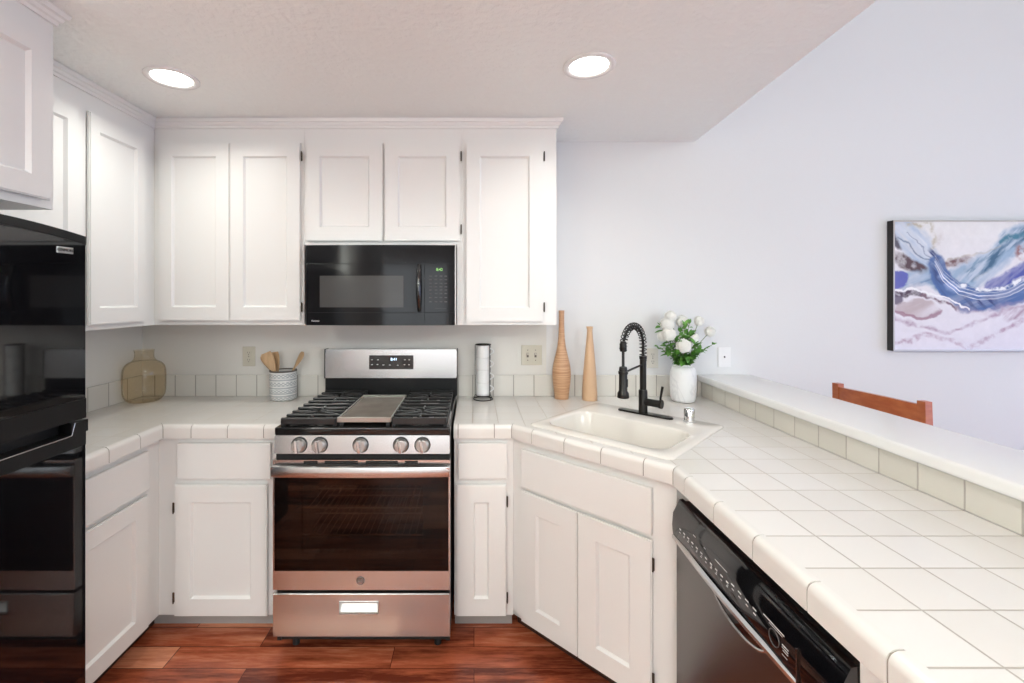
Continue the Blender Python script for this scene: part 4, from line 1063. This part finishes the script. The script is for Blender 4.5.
# flowers
k = 2.50/452
def fpos(zx, zy, dy=0.0):     # pixel on the 5.256x crop -> world at y = vy+dy
    yy = vy+dy; kk = yy/452; u = 600+zx/5.256; v = 300+zy/5.256
    return Vector(((u-474)*kk, yy, 1.55-(v-297.5)*kk))
mouth = Vector((vx, vy, CZ+0.19))
def bloom(c, r, rn):
    bm = bmesh.new(); N_ = 150
    bmesh.ops.create_icosphere(bm, subdivisions=2, radius=r*0.86); bm.transform(Matrix.Translation(c))
    for i in range(N_):
        z = 1-2*(i+0.5)/N_; a = i*2.39996; q = math.sqrt(1-z*z); d = Vector((q*math.cos(a), q*math.sin(a), z))
        s = d.cross(Vector((0.3, 0.2, 1))).normalized(); t_ = d.cross(s); wv = r*0.17
        p = c+d*r*0.84; tp = c+d*r*(0.98+rn.uniform(-0.06, 0.06))+t_*r*0.08
        m_ = (p+tp)/2+d*0.0
        v = [bm.verts.new(p-s*wv*0.6), bm.verts.new(p+s*wv*0.6), bm.verts.new(m_+s*wv+t_*wv*0.3), bm.verts.new(tp), bm.verts.new(m_-s*wv+t_*wv*0.3)]
        bm.faces.new(v)
        v = [bm.verts.new(p+t_*wv*0.6), bm.verts.new(p-t_*wv*0.6), bm.verts.new(m_-t_*wv), bm.verts.new(tp-s*wv*0.3), bm.verts.new(m_+t_*wv)]
        bm.faces.new(v)
    return bm
rn = random.Random(5)
fl = [(370, 88, 0.02, 0.030, 'white bloom at the very top left of the bouquet'), (352, 128, 0.0, 0.034, 'white bloom just under the top one at the bouquet left'),
      (362, 180, -0.05, 0.032, 'large white bloom at the middle left of the bouquet'), (330, 190, 0.0, 0.027, 'white bloom furthest left behind the middle left one'),
      (438, 241, -0.075, 0.034, 'white bloom at the front centre of the bouquet'), (432, 112, 0.03, 0.032, 'white bloom at the top centre of the bouquet'),
      (520, 110, 0.03, 0.025, 'white bloom on a bare stem at the upper right of the bouquet'), (578, 165, 0.03, 0.026, 'white bloom furthest right on a long slanted stem'),
      (485, 198, 0.0, 0.029, 'white bloom right of the centre among the leaves'), ]
for zx, zy, dy, r, lab in fl:
    c = fpos(zx, zy, dy); t = thing('white_flower', lab, 'flower', tuple(mouth), 'white flowers in the marbled vase')
    mid = mouth.lerp(c, 0.5)+Vector((0, 0, 0.015))
    a0 = mouth+Vector((rn.uniform(-.02, .02), rn.uniform(-.02, .02), -0.03))
    obj('stem', tube(bmesh.new(), [a0, mouth.lerp(a0, 0.3), mid, c], 0.0018, 6), 'stem', t, smooth=80)
    obj('bloom', bloom(c, r*1.18, rn), 'petal', t)
def leaf(bm, p, d, ln, wd, up):
    d = d.normalized(); s = d.cross(up).normalized(); n_ = s.cross(d)
    L_ = []; Rr = []; Cc = []
    for i in range(6):
        f = i/5; w_ = wd*math.sin(math.pi*(0.08+0.92*f))**0.8 if 0 < f < 1 else 0.0004
        c_ = p+d*ln*f+n_*(-0.25*ln*f*f)
        Cc.append(bm.verts.new(c_)); L_.append(bm.verts.new(c_-s*w_+n_*w_*0.3)); Rr.append(bm.verts.new(c_+s*w_+n_*w_*0.3))
    for i in range(5):
        bm.faces.new((L_[i], Cc[i], Cc[i+1], L_[i+1])); bm.faces.new((Cc[i], Rr[i], Rr[i+1], Cc[i+1]))
sp = [(320, 140, 0.01), (310, 250, -0.02), (470, 125, 0.0), (440, 135, -0.03), (420, 170, -0.04), (395, 215, -0.05), (350, 240, -0.04), (500, 235, -0.04), (590, 235, 0.0), (490, 290, -0.05), (400, 285, -0.06), (450, 300, -0.08), (365, 262, -0.03), (470, 180, -0.02), (440, 320, -0.06), (520, 270, -0.02)]
for i, (zx, zy, dy) in enumerate(sp):
    tip = fpos(zx, zy, dy); t = thing('leafy_sprig', 'green leafy sprig among the white flowers in the marbled vase', 'foliage', tuple(mouth), 'green sprigs in the marbled vase')
    a0 = mouth+Vector((rn.uniform(-.02, .02), rn.uniform(-.02, .02), -0.02)); mid = a0.lerp(tip, 0.5)+Vector((0, 0, 0.02))
    path_ = resample([a0, a0.lerp(mid, 0.5)+Vector((0, 0, 0.006)), mid, mid.lerp(tip, 0.5)+Vector((0, 0, 0.004)), tip], 12)
    obj('stem', tube(bmesh.new(), path_, 0.0015, 5), 'stem', t, smooth=80)
    bm = bmesh.new()
    for q in range(3, 12):
        d = (path_[q]-path_[q-1]).normalized(); 
        for sgn in (-1, 1):
            o_ = Vector((rn.uniform(-1, 1), rn.uniform(-1, 0.6), rn.uniform(-0.6, 0.8))).normalized()
            leaf(bm, path_[q], d*0.7+o_*0.9, rn.uniform(0.028, 0.05)*(0.6 if i == 8 else 1), rn.uniform(0.008, 0.013)*(0.5 if i == 8 else 1), Vector((rn.uniform(-.5, .5), -0.4, 1)))
    leaf(bm, path_[-1], (path_[-1]-path_[-2]), 0.03, 0.007, Vector((0, -0.4, 1)))
    obj('leaves', bm, 'leaf', t, smooth=60)

# ------------------------------------------------------------------ recessed lights
def can(x, y, label, pw=2.4, sp=145):
    t = thing('recessed_light', label, 'ceiling light', (x, y, ZC), 'round recessed ceiling lights')
    obj('trim_ring', lathe(bmesh.new(), [(0.102, 0.0), (0.102, -0.004), (0.096, -0.008), (0.080, -0.006), (0.074, 0.0), (0.074, 0.0), (0.102, 0.0)][:-1], (x, y, ZC), 48), 'white', t, smooth=50)
    obj('lens', lathe(bmesh.new(), [(0, -0.0035), (0.05, -0.004), (0.076, -0.002)], (x, y, ZC), 40), 'lens', t, smooth=50, label='glowing white lens')
    a = area('can_light', (x, y, ZC-0.012), (0, 0, 0), 0.14, 0.14, pw, (0.99, 1.0, 0.93), 'DISK'); a.data.spread = R(sp); a.parent = t; a.location = (0, 0, -0.012)
can(-1.266, 1.895, 'round recessed ceiling light above the left counter corner')
can(0.457, 1.797, 'round recessed ceiling light in front of the right wall cabinet')
can(-1.0, -0.3, 'added unseen recessed ceiling light behind the camera, left one of the near pair', 7, 170)  # the rear cans are unseen, added for more light in the kitchen
can(0.3, 0.1, 'added unseen recessed ceiling light behind the camera, right one of the near pair', 7, 170)
can(-1.0, -1.7, 'added unseen recessed ceiling light near the rear wall, left one of the far pair', 7, 170)
can(0.3, -1.9, 'added unseen recessed ceiling light near the rear wall, right one of the far pair', 7, 170)
# uplight behind the camera, unseen and added to brighten the ceiling
lx, ly = -1.6, -0.9
fl_ = thing('fill_uplighter', 'unseen black uplighter, added to brighten the ceiling, by the left wall behind the refrigerator', 'added uplighter', (lx, ly, 0))
obj('base', lathe(bmesh.new(), [(0, 0), (0.13, 0), (0.13, 0.015), (0.02, 0.03), (0, 0.03)], (lx, ly, 0), 32), 'blacksatin', fl_, smooth=40)
obj('pole', cyl(bmesh.new(), (lx, ly, 0.02), (lx, ly, 1.66), 0.012), 'blacksatin', fl_, smooth=40)
obj('lamp_shade', lathe(bmesh.new(), [(0.02, 1.64), (0.09, 1.67), (0.17, 1.76), (0.165, 1.76), (0.085, 1.68), (0.02, 1.655), (0.02, 1.64)], (lx, ly, 0), 36), 'white', fl_, smooth=40)
a = area('uplight', (0, 0, 1.72), (R(180), 0, 0), 0.22, 0.22, 58, (0.93, 1.0, 0.98), 'DISK'); a.parent = fl_

# ------------------------------------------------------------------ painting
pt = thing('framed_painting', 'abstract blue and mauve painting in a thin dark frame on the back wall', 'painting', (3.0, YB, 1.62))
px0, px1, pz0, pz1 = 2.437, 3.62, 1.239, 1.999; pyf = 2.628
bm = framed(px0, px1, pz0, pz1, (px0+0.006, px1-0.006, pz0+0.006, pz1-0.006), 0, YB-0.001-pyf)
obj('frame', xf(bm, Fr((0, YB-0.001, 0), (1, 0, 0), (0, -1, 0)).m()), 'framedark', pt)
bm = framed(px0+0.001, px1-0.001, pz0+0.001, pz1-0.001, (px0+0.0085, px1-0.0085, pz0+0.0085, pz1-0.0085), 0, 0.002)
obj('frame_edge', xf(bm, Fr((0, pyf, 0), (1, 0, 0), (0, -1, 0)).m()), 'framesilver', pt, label='thin champagne front edge')
def vnoise(X, Y, seed, oct=4):
    r = np.random.RandomState(seed); out = np.zeros_like(X); amp = 1; tot = 0
    for o in range(oct):
        G = r.rand(128, 128); f = 2**o; x = X*f; y = Y*f; xi = np.floor(x).astype(int); yi = np.floor(y).astype(int); a = x-xi; b = y-yi
        a = a*a*(3-2*a); b = b*b*(3-2*b)
        g = lambda i, j_: G[(xi+i) % 128, (yi+j_) % 128]
        out += amp*((g(0, 0)*(1-a)+g(1, 0)*a)*(1-b)+(g(0, 1)*(1-a)+g(1, 1)*a)*b); tot += amp; amp *= 0.55
    return out/tot-0.5
NX, NZ = 420, 272
cw, chh = px1-px0-0.016, pz1-pz0-0.016
U, V = np.meshgrid(np.linspace(0, cw/chh, NX), np.linspace(0, 1, NZ))   # V from the top
col = np.zeros((NZ, NX, 3)); W1 = vnoise(U*4+3, V*4, 1); W2 = vnoise(U*4+9, V*4+5, 2); W3 = vnoise(U*14, V*14, 3)
W4 = vnoise(U*14+20, V*14+7, 4); Uw = U+0.10*W1+0.045*W3; Vw = V+0.10*W2+0.045*W4
T = np.array([[0.80, 0.78, 0.76]]); Bt = np.array([[0.76, 0.73, 0.80]])
col[:] = T*(1-V[..., None])+Bt*V[..., None]
def mix(c, mask): 
    global col
    mask = np.clip(mask, 0, 1)[..., None]; col = col*(1-mask)+np.array(c)*mask
def pts_(l): return [((x-45)/565, (y-75)/565) for x, y in l]
def dist(l, u=None, v=None):
    u = Uw if u is None else u; v = Vw if v is None else v
    best = np.full(u.shape, 9.0); l = pts_(l)
    for (ax_, ay_), (bx_, by_) in zip(l, l[1:]):
        dx, dy = bx_-ax_, by_-ay_; tt = np.clip(((u-ax_)*dx+(v-ay_)*dy)/(dx*dx+dy*dy), 0, 1)
        best = np.minimum(best, np.hypot(u-ax_-tt*dx, v-ay_-tt*dy))
    return best
def ell(cx, cy, rx, ry, ang=0):
    (x, y), = pts_([(cx, cy)]); a = R(ang); du, dv_ = Uw-x, Vw-y
    p = (du*math.cos(a)+dv_*math.sin(a))/(rx/565); q = (-du*math.sin(a)+dv_*math.cos(a))/(ry/565); return np.hypot(p, q)
sm = lambda d, w_, s: np.clip((w_-d)/s, 0, 1)
st1 = vnoise(U*5+V*9, V*3-U*3, 8, 5)          # streaks along the falling diagonal
st2 = vnoise(U*3+V*3, V*14+U*5, 9, 5)
st3 = vnoise((U+V)*3, (V-U)*22, 10, 5); st4 = vnoise((U+V)*20, (U-V)*4+9, 11, 5); fine = vnoise(U*26, V*26, 12, 4)
c01 = lambda a: np.clip(a, 0, 1)
# washes falling from the upper left
mix((0.40, 0.50, 0.64), sm(dist([(30, 90), (110, 150), (215, 270)]), 0.13, 0.05)*c01(0.75+1.6*st3))
mix((0.74, 0.76, 0.80), sm(dist([(50, 90), (140, 150), (220, 230)]), 0.05, 0.03)*c01(0.5+2*st3))
mix((0.10, 0.15, 0.25), sm(dist([(60, 130), (130, 190), (215, 250)]), 0.010, 0.010)*0.9)
mix((0.15, 0.20, 0.32), sm(dist([(90, 120), (180, 190), (225, 270)]), 0.006, 0.006)*0.8)
mix((0.05, 0.035, 0.05), sm(dist([(25, 110), (60, 180)]), 0.035, 0.02)*0.9)
mix((0.09, 0.05, 0.055), sm(ell(112, 258, 95, 38, 30), 1, 0.35)*c01(0.95+1.6*fine))
mix((0.17, 0.08, 0.08), sm(ell(325, 252, 85, 24, -10), 1, 0.5)*c01(0.9+1.6*fine))
mix((0.55, 0.48, 0.45), sm(ell(250, 180, 30, 80, -15), 1, 0.8)*c01(0.2+2*fine))
mix((0.30, 0.42, 0.56), sm(dist([(90, 330), (170, 330), (260, 350)]), 0.085, 0.04)*c01(0.8+2.0*st2))
mix((0.10, 0.16, 0.30), sm(dist([(100, 370), (190, 350), (250, 360)]), 0.05, 0.04)*c01(4*st2))
mix((0.10, 0.11, 0.42), sm(ell(68, 330, 48, 42), 1, 0.18)*0.95)
# rising blue-green to the right
mix((0.33, 0.45, 0.58), sm(dist([(300, 345), (400, 315), (500, 245), (560, 180), (620, 150), (800, 140)]), 0.125, 0.04)*c01(0.85+1.8*st4))
mix((0.76, 0.76, 0.78), sm(dist([(420, 330), (520, 290), (600, 250), (760, 210)]), 0.05, 0.04)*c01(0.3+3*st4))
mix((0.05, 0.13, 0.22), sm(dist([(400, 305), (480, 235), (540, 165), (620, 135), (800, 120)]), 0.075, 0.04)*c01(0.25+4.5*st4))
mix((0.06, 0.20, 0.28), sm(dist([(520, 165), (570, 145), (620, 140)]), 0.03, 0.02)*c01(0.7+3*fine))
mix((0.30, 0.14, 0.14), sm(ell(605, 215, 35, 50, -20), 1, 0.6)*c01(0.6+3*fine))
mix((0.07, 0.09, 0.36), sm(dist([(480, 360), (545, 335), (620, 290), (760, 230), (860, 220)]), 0.055, 0.02)*c01(0.95+1.0*st4))
# the deep blue wave
mix((0.07, 0.14, 0.34), sm(dist([(232, 260), (245, 310), (295, 370), (385, 420), (500, 430), (620, 380), (760, 310), (900, 260)]), 0.095, 0.02)*c01(0.95+1.2*st2))
mix((0.03, 0.05, 0.17), sm(dist([(210, 200), (228, 290), (280, 370), (370, 430), (480, 445)]), 0.06, 0.05)*c01(5*st3+0.3))
mix((0.28, 0.38, 0.62), sm(dist([(215, 215), (250, 300), (320, 370), (400, 405), (500, 410), (620, 365), (800, 290)]), 0.05, 0.04)*c01(4.5*st2))
for off_, wd in ((0, 0.0055), (14, 0.003), (-16, 0.004), (28, 0.0022)):
    mix((0.86, 0.88, 0.92), sm(dist([(225, 250-off_), (265, 320-off_), (335, 378-off_), (420, 404-off_), (500, 404-off_), (560, 386-off_), (620, 355-off_), (800, 285-off_)], U+0.03*W1+0.01*W3, V+0.03*W2+0.01*W4), wd, 0.003)*c01(0.9+2*st2))
mix((0.84, 0.85, 0.86), sm(dist([(310, 340), (370, 368), (440, 380), (520, 376), (590, 350), (700, 300)]), 0.018, 0.006)*c01(4*fine+0.6))
# mauve lower edge
mix((0.08, 0.045, 0.07), sm(dist([(40, 385), (110, 393), (165, 402)]), 0.026, 0.012)*c01(0.9+2*fine))
mix((0.20, 0.12, 0.15), sm(dist([(165, 408), (240, 425), (330, 445)]), 0.016, 0.012)*c01(0.7+3*fine))
mix((0.08, 0.05, 0.10), sm(ell(58, 412, 36, 26), 1, 0.3)*0.85)
mix((0.52, 0.43, 0.44), sm(ell(140, 455, 115, 38, 3), 1, 0.2)*c01(0.85+2*st2))
mix((0.30, 0.13, 0.19), c01(sm(ell(140, 460, 118, 40, 3), 1, 0.08)-sm(ell(140, 449, 112, 36, 3), 1, 0.12))*0.8)
mix((0.88, 0.87, 0.88), sm(dist([(40, 368), (130, 380), (190, 405), (260, 400), (330, 428), (380, 455)]), 0.009, 0.004))
mix((0.38, 0.24, 0.32), sm(ell(600, 478, 95, 34, -22), 1, 0.3)*c01(0.7+2.5*st4))
mix((0.50, 0.36, 0.46), sm(dist([(330, 445), (450, 485), (560, 455), (700, 390), (860, 380)]), 0.03, 0.04)*c01(0.5+2*st2))
mix((0.45, 0.33, 0.42), sm(dist([(40, 500), (150, 528), (270, 553), (420, 520), (540, 470), (700, 430)]), 0.022, 0.018)*c01(0.55+2*fine))
mix((0.45, 0.31, 0.40), sm(dist([(40, 598), (180, 570), (300, 588), (380, 612), (500, 575), (612, 520), (800, 470)]), 0.028, 0.02)*c01(0.5+2.5*fine))
mix((0.48, 0.42, 0.30), sm(dist([(90, 85), (190, 85), (225, 190)]), 0.03, 0.03)*c01(0.4+3*fine))
mix((0.50, 0.44, 0.34), sm(dist([(280, 240), (420, 225), (520, 185)]), 0.010, 0.012)*0.6)
col *= (1+0.10*fine)[..., None]
bm = bmesh.new(); cx0 = px0+0.008; cz1 = pz1-0.008
me = bpy.data.meshes.new('canvas')
verts = [(cx0+cw*i/(NX-1), pyf+0.003, cz1-chh*j_/(NZ-1)) for j_ in range(NZ) for i in range(NX)]
base = root_of(pt); verts = [(a-base.x, b-base.y, c_-base.z) for a, b, c_ in verts]
faces = [(j_*NX+i, (j_+1)*NX+i, (j_+1)*NX+i+1, j_*NX+i+1) for j_ in range(NZ-1) for i in range(NX-1)]
me.from_pydata(verts, [], faces)
ca = me.color_attributes.new('paint', 'FLOAT_COLOR', 'POINT')
flat = np.ones((NZ*NX, 4), dtype=np.float32); flat[:, :3] = np.clip(col, 0.01, 1).reshape(-1, 3); ca.data.foreach_set('color', flat.ravel())
mc = mat('canvas_paint', (1, 1, 1), 0.6); at_ = N(mc, 'ShaderNodeAttribute', attribute_name='paint'); L(mc, at_.outputs['Color'], P(mc).inputs['Base Color'])
me.materials.append(mc); o = bpy.data.objects.new('canvas', me); C.objects.link(o); o.parent = pt

# ------------------------------------------------------------------ chair beyond the ledge
pA = Vector((1.817, 2.270, 0)); pB = Vector((1.862, 1.855, 0))
mid = (pA+pB)/2; du_ = (pB-pA).normalized(); dn = Vector((-du_.y, du_.x, 0))   # into the dining area
hwid = (pB-pA).length/2
if dn.x < 0: dn = -dn
chair = thing('dining_chair', 'cherry-stained wooden chair behind the bar ledge, only its top rail showing', 'chair', (mid.x, mid.y, 0))
cm = Matrix(((du_.x, dn.x, 0, mid.x), (du_.y, dn.y, 0, mid.y), (0, 0, 1, 0), (0, 0, 0, 1)))
def cb(*a, **k_): return xf(bx(*a, **k_), cm)
zt1, zs = 1.122, 0.68
for s in (-1, 1):
    bm = bmesh.new(); w_ = 0.017
    rows = [(0.03, 0.0, 0.014), (0.0, zs-0.05, 0.019), (0.0, zs, 0.019), (0.006, zs+0.2, 0.018), (0.0, zt1, 0.016)]
    xs = s*(hwid-0.012); prev = None
    for (yy, z, ww) in rows:
        r_ = [bm.verts.new((xs-ww, yy-ww, z)), bm.verts.new((xs+ww, yy-ww, z)), bm.verts.new((xs+ww, yy+ww, z)), bm.verts.new((xs-ww, yy+ww, z))]
        if prev:
            for k_ in range(4): bm.faces.new((prev[k_], prev[(k_+1) % 4], r_[(k_+1) % 4], r_[k_]))
        else: bm.faces.new(r_[::-1])
        prev = r_
    bm.faces.new(prev); obj('back_post', xf(bm, cm), 'cherry', chair)
    obj('front_leg', cb(s*hwid-0.018*(1+s)+0.0, s*hwid+0.018*(1-s), 0.40, 0.436, 0, zs-0.03, bev=0.003), 'cherry', chair)
    obj('side_stretcher', cb(s*(hwid-0.015)-0.01, s*(hwid-0.015)+0.01, 0.02, 0.42, 0.25, 0.28), 'cherry', chair)
def rail(z0, z1, name, bow=0.03):
    bm = bmesh.new(); n = 16; rows = []
    for i in range(n+1):
        s = -1+2*i/n; x = s*(hwid-0.026); y = bow*(1-s*s); sag = 0.006-0.006*s*s
        rows.append([bm.verts.new((x, y-0.010, z0)), bm.verts.new((x, y-0.010, z1+sag)), bm.verts.new((x, y+0.010, z1+sag)), bm.verts.new((x, y+0.010, z0))])
    for a, b in zip(rows, rows[1:]):
        for k_ in range(4): bm.faces.new((a[k_], a[(k_+1) % 4], b[(k_+1) % 4], b[k_]))
    bm.faces.new(rows[0]); bm.faces.new(rows[-1][::-1]); obj(name, xf(bm, cm), 'cherry', chair, smooth=40)
rail(1.0, 1.104, 'top_rail', -0.02); rail(0.82, 0.87, 'back_rail', -0.02)
obj('seat', cb(-hwid, hwid, -0.01, 0.45, zs-0.03, zs+0.01, bev=0.01, seg=2), 'cherry', chair)
obj('front_stretcher', cb(-hwid+0.02, hwid-0.02, 0.41, 0.43, 0.2, 0.23), 'cherry', chair)
